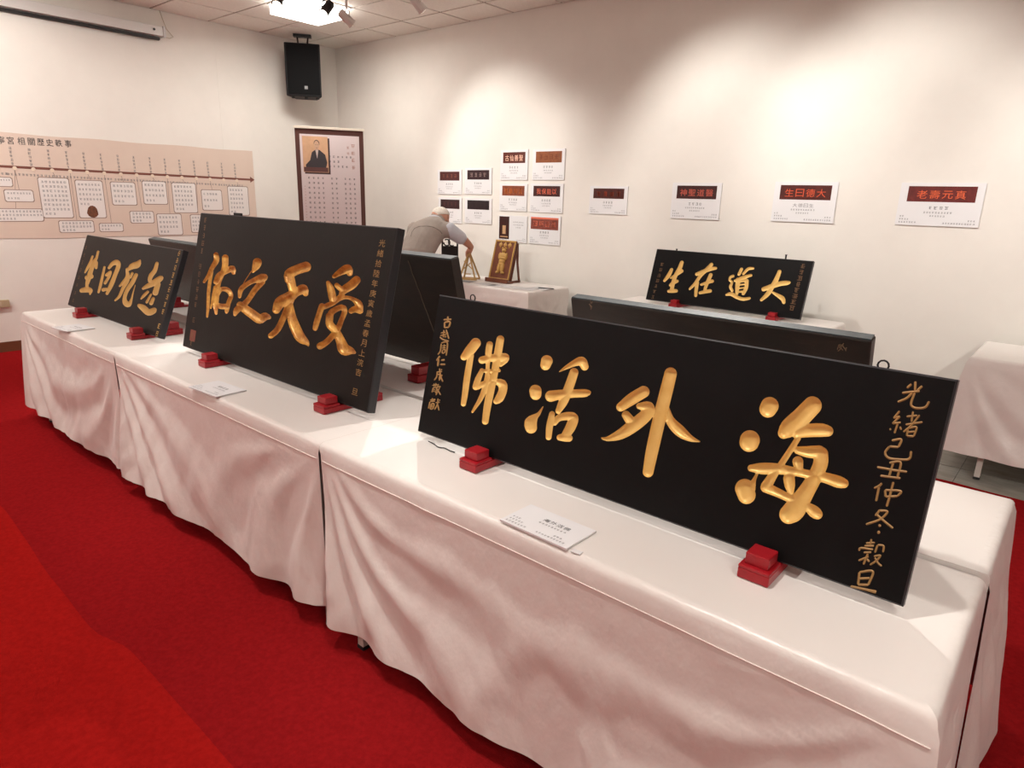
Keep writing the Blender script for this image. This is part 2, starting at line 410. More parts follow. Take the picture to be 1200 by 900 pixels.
    for i in range(nx+1):
        for j in range(ny+1):
            x = gx0+(gx1-gx0)*i/nx; y = gy0+(gy1-gy0)*j/ny
            e = min(i, nx-i, j, ny-j)
            vs.append((x, y, z+(0.0 if e < 1 else .0012*noise.noise((x*3, y*3, seed)))))
    for i in range(nx):
        for j in range(ny):
            a = b+i*(ny+1)+j; fs.append((a, a+ny+1, a+ny+2, a+1))
    if 'f' not in sides:
        vs += [(x0+.002, y0+.0005, z-.0008), (x1-.006, y0+.0005, z-.0008), (x1+.001, y0+.0005, z-.013), (x1+.001, y0+.0005, z-.13), (x0+.002, y0+.0005, z-.13)]; q = len(vs); fs.append((q-5, q-4, q-3, q-2, q-1))
    if 'b' not in sides:
        vs += [(x0+.002, y1-.0005, z-.0008), (x1-.006, y1-.0005, z-.0008), (x1+.001, y1-.0005, z-.013), (x1+.001, y1-.0005, z-.13), (x0+.002, y1-.0005, z-.13)]; q = len(vs); fs.append((q-5, q-4, q-3, q-2, q-1))
    cl = thing('tablecloth', label, 'tablecloth', ((x0+x1)/2, (y0+y1)/2, 0), group=group)
    raw('fabric', vs, fs, [M_CLOTH, M_CLOTHT], cl, smooth=True, mi=[0]*ntop+[1]*(len(fs)-ntop))
    if seamline:
        for sd in 'f':
            if sd in idx:
                base, n, m = idx[sd]
                row = 6+1
                P = [Vector(vs[base+i*m+row]) for i in range(1, n)]
                k = MB(); k.tube([(p.x, p.y-.0012, p.z) for p in P], .0016, 5); k.build('stitched_seam', M_SEAM, cl, smooth=True)
    return cl
Y0, YM, Y1 = 1.19, 1.775, 2.352
XT = [(-5.36, -3.7305), (-3.7295, -1.8805), (-1.8795, -0.05)]
who = ['far left', 'middle', 'near right']
FR = [('l', ''), ('', ''), ('r', '')]
for n, (a, b) in enumerate(XT):
    folding_table('folding table hidden under the front-row cloth, '+['at the far left end', 'in the middle of the row', 'nearest the camera'][n], a, b, Y0, YM)
    sd = 'f'+('l' if n == 0 else '')+('r' if n == 2 else '')
    tablecloth(['pale satin cloth on the far left front table by the red carpet', 'pale satin cloth on the middle front table in front of the tall charcoal plaque',
                'pale satin cloth on the nearest front table at the camera end'][n], a, b, Y0, YM, sides=sd, seed=n+1, hem=.092, endflare={'r': .03, 'l': .03}, amp=.0165)
    folding_table('folding table in the second row behind the '+['far left', 'middle', 'nearest'][n]+' front table', a, b, YM+.004, Y1)
    sd = 'b'+('l' if n == 0 else '')+('r' if n == 2 else '')
    tablecloth('pale satin cloth on the second-row table behind the '+['far left', 'middle', 'nearest'][n]+' front table', a, b+(.004 if n == 2 else 0), YM+.002, Y1, sides=sd, seed=n+5, hem=.075, endflare={'r': .07}, seamline=False, z=ZT+.012)
# tables along the back wall
BT = [(-5.67, -3.87, 4.70, 5.32, 'under the papers and the carved wooden picture by the back wall', 'on the back table with papers and a carved wooden picture'),
      (-3.12, -1.34, 4.76, 5.37, 'by the back wall carrying the small four-character board', 'on the back table under the small four-character board'),
      (-0.47, 1.34, 4.70, 5.37, 'by the back wall at the right edge, with nothing on it', 'on the empty back table at the right edge')]
for n, (a, b, c, d, l1, l2) in enumerate(BT):
    folding_table('folding table '+l1, a, b, c, d)
    tablecloth('pale satin cloth '+l2, a, b, c, d, sides='frl', seed=n+11, hem=.165, flare=.045, amp=.010, seamline=False)

# ================================================================== carved boards
def catmull(pts, step):
    P = [np.array(p, float) for p in pts]
    if len(P) == 2:
        n = max(2, int(np.hypot(*(P[1]-P[0])[:2])/step)); return [P[0]+(P[1]-P[0])*i/n for i in range(n+1)]
    Q = [2*P[0]-P[1]]+P+[2*P[-1]-P[-2]]; out = []
    for i in range(1, len(Q)-2):
        a, b, c, d = Q[i-1:i+3]; n = max(2, int(np.hypot(*(c-b)[:2])/step))
        for k in range(n):
            t = k/n; out.append(.5*((2*b)+(-a+c)*t+(2*a-5*b+4*c-d)*t*t+(-a+3*b-3*c+d)*t**3))
    out.append(P[-1])
    for o in out: o[2] = max(o[2], 1.0)
    return out
class Board:
    # a leaning board: bottom-front edge at (x0, yb, zb), width wd, height ht, lean tilt; facing -1 to the camera side, +1 to the back wall
    def __init__(s, x0, yb, zb, wd, ht, tilt, thick, facing=-1):
        s.x0, s.wd, s.ht, s.th = x0, wd, ht, thick
        up = (0, -facing*math.sin(tilt), math.cos(tilt)); n = (0, facing*math.cos(tilt), math.sin(tilt))
        s.fr = Frame((x0, yb, zb), (1, 0, 0), up, n)
    def uv(s, px, py):
        d = ray(px, py); t = np.dot(s.fr.o-CAMPOS, s.fr.n)/np.dot(d, s.fr.n); P = CAMPOS+d*t-s.fr.o
        return float(P@s.fr.ex), float(P@s.fr.ey)
def carve(board, root, m_board, m_edge, chars, m_gold, depth, res, labels):
    fr, W, H = board.fr, board.wd, board.ht
    nu, nv = int(round(W/res)), int(round(H/res))
    U = np.linspace(0, W, nu+1); Vv = np.linspace(0, H, nv+1)
    UU, VV = np.meshgrid(U, Vv, indexing='ij')
    P = fr.o+UU[..., None]*fr.ex+VV[..., None]*fr.ey
    PX, PY = project(P)
    T = np.full(UU.shape, -9.0); D = np.zeros(UU.shape); who = np.full(UU.shape, -1)
    for ci, (ox, oy, sc, strokes) in enumerate(chars):
        for st in strokes:
            pts = catmull(st, 14)
            xs_ = [p[0] for p in pts]; ys_ = [p[1] for p in pts]; rm = max(p[2] for p in pts)
            lo = (ox+(min(xs_)-rm*1.6)/sc, oy+(min(ys_)-rm*1.6)/sc); hi = (ox+(max(xs_)+rm*1.6)/sc, oy+(max(ys_)+rm*1.6)/sc)
            msk = (PX > lo[0]) & (PX < hi[0]) & (PY > lo[1]) & (PY < hi[1])
            if not msk.any(): continue
            X = (PX[msk]-ox)*sc; Y = (PY[msk]-oy)*sc
            best = np.full(X.shape, -9.0); bd = np.zeros(X.shape)
            for a, b in zip(pts[:-1], pts[1:]):
                dx, dy = b[0]-a[0], b[1]-a[1]; L2 = dx*dx+dy*dy+1e-9
                t = np.clip(((X-a[0])*dx+(Y-a[1])*dy)/L2, 0, 1)
                r = a[2]+(b[2]-a[2])*t
                tt = 1-np.hypot(X-a[0]-dx*t, Y-a[1]-dy*t)/r
                dd = np.sqrt(np.clip(r/sc/6.5, .1, 1.3))
                g = tt > best; best[g] = tt[g]; bd[g] = dd[g]
            cur = T[msk]; g = best > cur
            cur[g] = best[g]; T[msk] = cur
            c2 = D[msk]; c2[g] = bd[g]; D[msk] = c2
            c3 = who[msk]; c3[g & (best > -.8)] = ci; who[msk] = c3
    T[0, :] = T[-1, :] = T[:, 0] = T[:, -1] = -9
    ins = T > 0
    cnt = ins[:-1, :-1].astype(int)+ins[1:, :-1]+ins[1:, 1:]+ins[:-1, 1:]
    dep = np.where(ins, depth*D*np.sqrt(np.clip(1-(1-np.clip(T, 0, 1))**2, 0, 1)), 0)
    bv = []; bf = []; bm_ = []
    cv = [[] for _ in chars]; cf = [[] for _ in chars]; cidx = [dict() for _ in chars]
    def pt(u, v, d=0.0): return fr.o+fr.ex*u+fr.ey*v-fr.n*d
    # full outside cells, merged into row strips
    for j in range(nv):
        row = cnt[:, j] == 0; i = 0
        while i < nu:
            if not row[i]: i += 1; continue
            k = i
            while k < nu and row[k]: k += 1
            q = len(bv); bv += [pt(U[i], Vv[j]), pt(U[k], Vv[j]), pt(U[k], Vv[j+1]), pt(U[i], Vv[j+1])]; bf.append((q, q+1, q+2, q+3)); bm_.append(0)
            i = k
    def cvert(ci, key, u, v, d):
        dct = cidx[ci]
        if key not in dct: dct[key] = len(cv[ci]); cv[ci].append(pt(u, v, d))
        return dct[key]
    for i, j in zip(*np.nonzero(cnt > 0)):
        cor = [(i, j), (i+1, j), (i+1, j+1), (i, j+1)]
        ci = max(int(who[c]) for c in cor)
        if cnt[i, j] == 4:
            cf[ci].append(tuple(cvert(ci, c, U[c[0]], Vv[c[1]], dep[c]) for c in cor)); continue
        pin = []; pout = []
        for k in range(4):
            a, b = cor[k], cor[(k+1) % 4]; ta, tb = max(T[a], -1.0), max(T[b], -1.0)
            if ins[a]: pin.append(cvert(ci, a, U[a[0]], Vv[a[1]], dep[a]))
            else: pout.append((U[a[0]], Vv[a[1]]))
            if ins[a] != ins[b]:
                f = ta/(ta-tb); u = U[a[0]]+(U[b[0]]-U[a[0]])*f; v = Vv[a[1]]+(Vv[b[1]]-Vv[a[1]])*f
                pin.append(cvert(ci, ('e', min(a, b), max(a, b)), u, v, 0.0)); pout.append((u, v))
        if len(pin) >= 3: cf[ci].append(tuple(pin))
        if len(pout) >= 3:
            q = len(bv); bv += [pt(*p) for p in pout]; bf.append(tuple(range(q, q+len(pout)))); bm_.append(0)
    # sides and back, slightly chamfered
    q = len(bv); th = board.th; c = .004
    loops = []
    for d, ins_ in ((0, 0), (c, -c), (th-c, -c), (th, 0)):
        q = len(bv); bv += [pt(ins_, ins_, d), pt(W-ins_, ins_, d), pt(W-ins_, H-ins_, d), pt(ins_, H-ins_, d)]; loops.append(q)
    for a, b in zip(loops[:-1], loops[1:]):
        for k in range(4): bf.append((a+k, b+k, b+(k+1) % 4, a+(k+1) % 4)); bm_.append(1)
    a = loops[-1]; bf.append((a+3, a+2, a+1, a)); bm_.append(1)
    raw('board', bv, bf, [m_board, m_edge], root, mi=bm_)
    for ci in range(len(chars)):
        if cf[ci]:
            o = raw('carved_character', cv[ci], cf[ci], m_gold, root, smooth=True); o['label'] = labels[ci]
def brush(board, root, chars, m, ht=.0016):
    # fine brush lettering painted a hair proud of the board
    for (ox, oy, sc, rd, strokes) in chars:
        v = []; f = []
        for st in strokes:
            pts = catmull([(p[0], p[1], (p[2] if len(p) > 2 else rd)) for p in st], 7)
            n = len(pts); prev = None
            for i, p in enumerate(pts):
                a = pts[max(0, i-1)]; b = pts[min(n-1, i+1)]; t = np.array([b[0]-a[0], b[1]-a[1]]); t = t/(np.hypot(*t)+1e-9); nn = np.array([-t[1], t[0]])
                e = min(i, n-1-i); r = p[2]*(.62 if e == 0 else 1.0)
                k = len(v)
                for s_, h in ((-1, 0), (0, ht), (1, 0)):
                    u, w_ = board.uv(ox+(p[0]+nn[0]*r*s_)/sc, oy+(p[1]+nn[1]*r*s_)/sc)
                    v.append(board.fr.p(u, w_, h+.0004))
                if i:
                    f += [(k-3, k-2, k+1, k), (k-2, k-1, k+2, k+1)]
        raw('inscription_character', v, f, m, root)
def column(board, root, s, p0, p1, size, m, sx=1.0):
    # a column of small brush characters from pixel p0 down to pixel p1
    a = np.array(board.uv(*p0)); b = np.array(board.uv(*p1)); n = len(s)
    for i, ch in enumerate(s):
        if ch == ' ': continue
        c = a+(b-a)*(i/(n-1)); k = MB()
        if ch == '*': scribble(k, board.fr, c[0], c[1], size, .0006)
        else: put_glyph(k, board.fr, ch, c[0], c[1], size, .0006, sx=sx)
        k.build('inscription_character', m, root)
def hook(root, p, r=.011, m=M_STEEL):
    k = MB(); P = Vector(p)
    k.tube([P+Vector((-.006, 0, -.02)), P+Vector((-.006, 0, 0))]+[P+Vector((-.006-.0*0+r*.0+(-r+.006)*0+(-math.cos(a)*r+0)*1+.006, 0, r+math.sin(a)*r)) for a in np.linspace(-.6, math.pi+.6, 9)]+[P+Vector((.006, 0, 0)), P+Vector((.006, 0, -.02))], .0022, 6)
    k.build('hanging_hook', m, root, smooth=True)
def peg(root, p, m=M_STEEL):
    k = MB(); x, y, z = p; k.tube([(x, y, z-.03), (x, y, z+.012)], .006, 8); k.tube([(x, y, z+.012), (x, y, z+.017)], .009, 8); k.build('hanging_peg', m, root)

S_FO = [[(345,192,36),(303,245,36),(262,290,24)],[(310,280,22),(285,430,23),(268,560,21),(258,620,18)],[(443,202,23),(435,260,23),(430,340,15),(424,430,16),(390,560,18),(322,676,8)],
 [(518,165,27),(500,270,28),(480,380,26),(450,520,28),(425,650,26),(412,743,23)],[(390,312,26),(450,298,26),(530,295,32),(555,292,26),(552,312,22),(520,345,14)],[(405,388,12),(455,388,13),(510,385,11)],
 [(388,385,16),(360,450,22),(345,500,23)],[(360,497,22),(430,465,15),(480,462,18),(530,480,32),(535,525,30),(512,580,30),(488,602,20)]]
S_HUO = [[(282,160,48),(272,192,42)],[(190,402,50),(192,430,46)],[(155,700,48),(152,660,50),(185,615,26),(215,590,15),(252,530,4)],[(590,205,32),(565,162,38),(505,178,26),(440,212,16),(385,246,4)],
 [(503,252,36),(470,350,38),(420,480,38),(376,565,24)],[(315,445,46),(400,430,38),(500,424,34),(595,420,32),(628,414,14)],[(325,590,24),(305,690,28),(297,778,24)],
 [(345,662,22),(380,622,28),(450,607,34),(498,622,40),(478,690,42),(440,755,36)],[(388,780,26),(430,780,34),(462,785,30)]]
S_WAI = [[(355,235,42),(270,287,42),(195,342,32)],[(325,335,22),(388,345,42),(370,400,45),(280,475,46),(190,535,36),(100,566,16),(62,560,6)],[(232,398,30),(255,430,34)],
 [(545,107,44),(510,250,46),(460,450,46),(415,650,44),(387,798,38)],[(522,360,18),(545,440,33),(610,510,40),(680,560,24),(752,586,4)]]
S_HAI = [[(275,110,56),(265,128,54)],[(152,322,62),(148,335,60)],[(132,662,56),(120,622,60)],[(160,620,28),(178,570,13),(196,532,8)],[(540,108,58),(470,180,60),(400,242,58),(362,278,36)],
 [(440,278,32),(520,262,42),(600,260,42),(636,266,34)],[(450,312,18),(400,390,19),(340,480,20)],[(340,480,18),(290,550,28),(255,606,34)],[(250,615,32),(330,650,28),(410,690,24)],[(450,385,24),(510,394,36),(580,396,42)],
 [(592,408,46),(590,470,46),(550,560,46),(490,660,54),(430,752,68),(395,782,60)],[(500,725,22),(550,765,38),(572,782,32)],[(160,495,22),(230,498,36),(320,500,34),(420,515,27),(520,535,28),(620,555,33),(700,580,38),(735,590,30)],
 [(450,455,34),(455,492,28)],[(395,560,36),(400,600,33),(405,645,18)]]
S_YOU = [[(190,112,25),(193,165,27),(150,240,22),(110,320,17),(75,370,13)],[(150,270,14),(130,370,17),(116,500,17),(112,620,15),(105,705,10)],[(178,420,13),(158,520,12),(140,620,9)],
 [(278,140,32),(275,220,30),(250,290,24),(215,380,22),(195,470,30),(185,580,27),(190,672,14)],[(185,372,22),(220,310,29),(290,265,27),(345,246,32),(358,285,18)],[(200,500,18),(240,442,20),(300,450,24),(333,500,22),(310,570,22),(292,650,20)],[(200,592,24),(240,606,26),(290,612,26),(290,662,14)]]
S_ZHI = [[(585,185,44),(575,215,38),(545,270,14)],[(528,268,4),(460,372,4),(450,400,4)],[(415,512,16),(430,442,25),(490,390,23),(560,355,27),(630,335,42),(658,325,28)],[(630,372,30),(560,450,28),(500,540,26),(450,592,30),(390,640,32),(370,685,15)],[(420,592,34),(480,640,42),(550,690,45),(608,728,44),(660,702,38),(700,712,18)]]
S_TIAN = [[(370,122,42),(300,145,40),(235,180,40),(220,232,22)],[(235,195,38),(255,270,35),(265,330,33),(240,400,32)],[(130,472,32),(160,412,46),(220,380,48),(290,330,35),(348,305,40),(368,340,22)],[(230,420,24),(190,530,25),(140,630,25),(85,682,23)],[(240,420,24),(255,530,37),(290,630,43),(330,700,40),(375,735,22),(390,762,7)]]
S_SHOU = [[(598,200,16),(650,165,28),(708,140,38),(725,172,26)],[(550,250,16),(570,300,29),(585,370,31),(580,400,16)],[(620,272,20),(650,300,21),(670,320,12)],[(780,230,34),(740,270,37),(680,310,32),(650,360,19),(600,402,20)],[(445,622,20),(455,580,24),(480,500,24),(500,442,25)],
 [(500,455,20),(580,420,22),(640,382,19),(700,370,14),(760,390,19),(800,430,31),(815,482,20)],[(737,480,22),(770,466,27),(808,490,14)],[(560,560,30),(580,490,25),(660,450,23),(685,480,23),(660,550,21),(620,640,25),(540,730,25),(485,765,28)],[(555,520,24),(565,590,32),(610,640,32),(650,720,38),(680,790,48),(735,803,28),(765,818,12)]]
S_CSHENG = [[(430,197,16),(400,280,18),(350,380,20),(315,445,9)],[(515,127,18),(490,220,20),(440,310,38),(410,400,34),(380,500,38),(350,600,30)],[(490,292,22),(485,370,20)],[(350,520,38),(412,500,34)],[(345,610,24),(345,690,26)],[(268,712,34),(340,700,42),(398,712,34),(392,768,12)]]
S_CHUI = [[(610,362,18),(580,500,20),(545,650,22),(520,738,17)],[(680,370,22),(730,310,30),(795,290,42),(820,340,34),(770,480,32),(710,630,34),(648,758,22)],[(640,480,22),(700,430,20),(680,500,22),(620,600,22)],[(592,702,28),(640,692,22)]]
S_CSI = [[(390,103,12),(360,150,38),(300,170,35),(255,212,14)],[(240,205,18),(235,290,15),(180,370,15),(155,400,13)],[(250,250,16),(240,330,28),(190,430,20),(150,520,17),(100,570,11)],[(300,252,16),(280,300,14)],[(345,272,22),(300,360,26),(240,450,24),(210,540,23),(222,600,33),(260,618,29),(290,560,14),(310,480,8),(335,390,4)]]
S_CQI = [[(590,137,20),(565,220,25),(520,280,27),(505,340,22),(550,360,18)],[(428,430,16),(480,402,27),(560,360,36),(630,312,32),(648,302,12)],[(600,380,32),(570,480,34)],[(480,470,16),(440,510,18),(405,550,10)],[(520,500,12),(470,590,16)],[(545,550,20),(522,602,24)],[(380,630,22),(430,660,38),(490,710,38),(550,690,34),(566,670,14)]]
S_GSHENG = [[(350,282,20),(310,360,25),(258,425,17)],[(480,192,24),(455,260,27),(400,360,25),(370,450,26),(350,550,24)],[(480,300,22),(420,340,21),(340,390,12)],[(420,430,20),(360,460,22),(330,482,16)],[(312,560,19),(360,555,26),(408,555,22)]]
S_GZAI = [[(860,217,22),(800,280,25),(720,360,22),(650,460,20),(582,530,15)],[(672,342,22),(760,305,25),(850,275,25),(912,265,19)],[(680,450,20),(665,530,22),(658,615,19)],[(850,350,24),(810,440,23),(780,520,20),(770,560,18)],[(730,475,16),(800,450,19),(868,430,22)],[(712,580,19),(780,565,23),(842,555,23)]]
S_GDAO = [[(290,202,18),(260,265,18)],[(425,195,15),(370,200,18),(310,260,14)],[(212,340,14),(290,310,22),(400,275,16)],[(250,330,28),(240,420,24),(235,490,18)],[(350,340,24),(345,420,22),(310,490,20)],[(260,350,14),(350,335,16)],[(250,390,9),(330,380,9)],[(250,430,9),(330,420,9)],[(245,470,12),(310,465,12)],[(190,285,17),(160,297,15),(150,335,13),(180,355,13),(160,410,18),(180,455,17)],[(112,505,13),(170,495,24),(240,535,22),(310,555,20),(382,545,16)]]
S_GDA = [[(735,232,22),(700,320,27),(660,390,27),(600,490,27),(522,565,17)],[(547,440,25),(630,410,28),(740,375,28),(820,365,26),(848,360,17)],[(660,480,14),(720,515,23),(770,550,28),(785,593,20)]]

# --- the nearest board: four large gold characters and two columns of writing
bA = Board(-1.671, 1.452, .785, 1.502, .471, .219, .032)
rA = thing('carved_plaque', 'long black plaque with four bold gold characters, nearest the camera', 'plaque', (-.92, 1.5, .785), group='carved plaques on display')
carve(bA, rA, M_BLACK, M_EDGED, [(850, 455, 5.294, S_HAI), (695, 420, 6, S_WAI), (600, 400, 6.925, S_HUO), (500, 370, 6, S_FO)], M_GOLD, .0105, .0025,
      ['gold carved character with three water dots', 'gold carved character with a long vertical stroke', 'gold carved character with a small mouth at its foot', 'gold carved character at the far end'])
q = 6.427
brush(bA, rA, [
 (1000, 440, q, 9, [[(467,45),(465,118)],[(405,95),(438,65)],[(520,80),(482,112)],[(368,132),(500,118)],[(445,130),(400,172),(335,200)],[(462,130),(435,215),(470,245),(540,240),(572,195)]]),
 (1000, 440, q, 8, [[(348,268),(305,322)],[(305,322),(352,308)],[(352,308),(295,362)],[(295,362),(358,355)],[(335,360),(310,435)],[(275,398),(282,412)],[(350,385),(362,410)],[(450,272),(438,350)],[(402,310),(482,302)],[(395,370),(522,352)],[(500,298),(440,372),(378,425)],[(412,400),(402,455)],[(412,398),(475,390),(455,458)],[(405,456),(455,458)],[(412,428),(462,422)]]),
 (1000, 440, q, 9, [[(290,490),(360,482),(340,540)],[(340,540),(272,535)],[(272,535),(240,580),(265,620),(340,632),(420,628),(436,570)]]),
 (1000, 440, q, 9, [[(272,658),(355,655),(332,768)],[(300,660),(270,757)],[(180,690),(300,712),(405,726)],[(205,755),(355,775)]]),
 (980, 560, q, 9, [[(345,40),(320,62),(285,78)],[(322,68),(300,175)],[(367,92),(372,142)],[(367,92),(485,100),(462,138)],[(372,142),(462,138)],[(430,30),(405,130),(380,215)]]),
 (980, 560, q, 9, [[(330,240),(295,285)],[(325,245),(385,255),(330,312),(225,350)],[(305,275),(345,312),(428,380)],[(322,350),(332,368,13)],[(316,398),(322,420,13)]]),
 (980, 560, q, 8, [[(265,460),(255,512)],[(225,492),(292,488)],[(172,550),(185,528),(278,540)],[(212,512),(285,512)],[(208,562),(265,560)],[(238,570),(205,652)],[(168,622),(245,592)],[(230,610),(250,632)],[(312,505),(292,562)],[(312,505),(356,512),(352,560)],[(285,590),(332,585),(300,625),(255,655)],[(290,600),(315,640),(342,665)]]),
 (980, 560, q, 9, [[(175,710),(165,802)],[(175,710),(275,705),(242,806)],[(172,758),(252,755)],[(165,804),(242,806)],[(108,816),(210,838),(302,860,13)]]),
], M_GOLDD)
q = 6.43
brush(bA, rA, [
 (490, 360, q, 6.5, [[(225,70),(222,115)],[(193,95),(252,92)],[(200,115),(200,157)],[(200,115),(240,112),(232,152)],[(200,156),(232,152)]]),
 (490, 360, q, 5.5, [[(195,172),(190,228)],[(172,195),(208,190)],[(168,215),(212,208)],[(212,170),(222,205),(232,238)],[(165,225),(185,243),(232,258)],[(208,200),(228,196)],[(198,225),(215,222)]]),
 (490, 360, q, 5.5, [[(175,275),(168,330),(150,357)],[(175,270),(220,268),(212,365)],[(183,292),(212,290)],[(197,280),(195,308)],[(182,308),(210,306)],[(185,322),(205,320),(200,345)],[(185,322),(183,346),(200,345)]]),
 (490, 360, q, 7, [[(165,368),(140,402)],[(155,390),(148,445)],[(175,400),(202,397)],[(168,432),(207,432)]]),
 (490, 360, q, 5.5, [[(140,490),(182,484)],[(145,490),(140,525),(122,550)],[(145,510),(165,508),(158,540)],[(162,462),(170,520),(187,562)],[(182,508),(158,552)],[(174,468),(180,474)]]),
 (490, 360, q, 5, [[(108,590),(148,585)],[(120,575),(122,600)],[(135,572),(133,600)],[(115,605),(105,642)],[(115,608),(140,608),(132,648)],[(118,622),(128,622)],[(117,634),(127,634)],[(155,578),(143,612)],[(150,600),(172,598)],[(165,600),(135,662)],[(145,618),(170,662)]]),
 (490, 360, q, 5, [[(93,700),(132,695)],[(108,685),(106,705)],[(90,712),(78,764)],[(92,710),(128,708)],[(98,730),(120,728),(115,765)],[(98,730),(93,766),(115,765)],[(106,735),(104,760)],[(150,688),(146,730),(125,772)],[(133,720),(165,715)],[(147,730),(158,778)],[(160,698),(165,704)]]),
], M_GOLDD)
hook(rA, ony(554, 353, 1.588)); hook(rA, ony(1034, 434, 1.588))

# --- tall board with four carved characters
bB = Board(-3.512, 1.450, .785, 1.555, .686, .232, .04)
rB = thing('carved_plaque', 'tall charcoal plaque with four deeply carved golden-brown characters on the middle table', 'plaque', (-2.7, 1.5, .785), group='carved plaques on display')
carve(bB, rB, M_BLACKG, M_EDGED, [(305, 295, 6.923, S_SHOU), (305, 295, 6.923, S_TIAN), (230, 285, 8.18, S_ZHI), (230, 285, 8.18, S_YOU)], M_GOLDB, .019, .0032,
      ['golden-brown carved character at the right', 'golden-brown carved character with two crossing strokes', 'golden-brown carved character with a dot on top', 'golden-brown carved character at the left'])
column(bB, rB, '光緒拾陸年庚寅歲孟春月上浣吉 旦', (448, 285), (416, 459), .027, M_GOLDD, 1.35)
column(bB, rB, '***** ****** * **', (241, 258), (224, 402), .03, M_GOLDF)
k = MB(); a = bB.uv(226, 393); bB.fr.rect(k, a[0]-.03, a[0]+.03, a[1]-.03, a[1]+.028, .0005); k.build('red_seal', mat('seal_red', (.16, .035, .02), .6), rB)
for (px, py, w_) in ((279, 251, .038), (399, 266, .012), (413, 268, .022)):
    c = ony(px, py, 1.645); k = MB(); k.box(c[0]-w_, c[0]+w_, c[1]-.004, c[1]+.004, c[2]-.10, c[2]+.006); k.build('hanging_bracket', M_STEEL, rB, bevel=.002)
# --- far left board
bC = Board(-5.275, 1.442, .785, 1.48, .493, .364, .036)
rC = thing('carved_plaque', 'grey-black plaque with ochre characters leaning back at the far left end', 'plaque', (-4.5, 1.5, .785), group='carved plaques on display')
carve(bC, rC, M_BLACKG, M_EDGED, [(125, 295, 10, S_CQI), (125, 295, 10, S_CSI), (75, 285, 12.857, S_CHUI), (75, 285, 12.857, S_CSHENG)], M_GOLDC, .008, .005,
      ['ochre carved character at the right', 'ochre carved character with a hook stroke', 'ochre carved character like a box', 'ochre carved character at the left'])
column(bC, rC, '********* **', (210, 297), (184, 391), .034, M_GOLDC)
column(bC, rC, '********', (101, 290), (86, 352), .03, M_GOLDF)
# --- small board by the back wall
bG = Board(-2.842, 5.028, .785, 1.274, .426, .282, .035)
rG = thing('carved_plaque', 'small black plaque with four slim gold characters on the table by the back wall', 'plaque', (-2.2, 5.05, .785), group='carved plaques on display')
carve(bG, rG, M_BLACK, M_EDGED, [(840, 295, 10, S_GDA), (840, 295, 10, S_GDAO), (755, 290, 10.91, S_GZAI), (755, 290, 10.91, S_GSHENG)], M_GOLD, .008, .0045,
      ['gold carved character with three strokes', 'gold carved character with a long foot stroke', 'gold carved character second from the left', 'gold carved character at the left'])
column(bG, rG, '********', (941, 312), (928, 361), .042, M_GOLDF); column(bG, rG, '*******', (776, 310), (765, 348), .034, M_GOLDF)
peg(rG, ony(793, 294, 5.19)); peg(rG, ony(921, 301, 5.19))

# --- boards of the second row, seen from behind
def back_board(label, x0, x1, yb, ht, tilt, th, marks=None):
    b = Board(x0, yb, .785, x1-x0, ht, tilt, th, facing=-1)
    b.fr = Frame((x0, yb, .785), (1, 0, 0), (0, -math.sin(tilt), math.cos(tilt)), (0, -math.cos(tilt), -math.sin(tilt)))
    t = thing('carved_plaque', label, 'plaque', ((x0+x1)/2, yb, .785), group='carved plaques on display')
    k = MB(); b.fr.slab(k, 0, x1-x0, 0, ht-.004, -th, 0); k.build('board', M_BACKW, t, bevel=.004)
    k = MB(); b.fr.slab(k, .003, x1-x0-.003, ht-.0035, ht, -th+.003, -.003); k.build('top_edge', M_EDGE, t)
    return b, t
bE, rE = back_board('dark plaque behind the tall one, its cracked bare back towards the camera', -3.42, -2.05, 2.10, .55, .24, .05)
k = MB(); a, b = bE.uv(478, 305), bE.uv(512, 398); P = [bE.fr.p(a[0]+(b[0]-a[0])*i/12+.006*noise.noise((i*.7, 0, 0)), a[1]+(b[1]-a[1])*i/12, .001) for i in range(13)]
k.tube(P, .0022, 5); k.build('crack', mat('pale_wood', (.10, .075, .05), .6), rE)
bF, rF = back_board('long brown-black plaque behind the nearest one, its bare back towards the camera', -1.425, -.42, 2.082, .46, .24, .042)
k = MB()
for (px, py) in ((693, 355), (694, 361), (985, 406), (981, 410), (990, 411)):
    a = bF.uv(px, py)
    for i in range(3):
        c = (a[0]+RNG.uniform(-.008, .008), a[1]+RNG.uniform(-.008, .008)); k.tube([bF.fr.p(c[0], c[1], .0005), bF.fr.p(c[0]+RNG.uniform(-.012, .012), c[1]+RNG.uniform(.006, .016), .0008)], .0016, 4)
k.build('scratches', mat('scratched_wood', (.13, .075, .04), .6), rF)
bD, rD = back_board('dark plaque seen from behind, between the far left plaque and the tall one', -5.225, -4.0, 2.095, .445, .24, .05)

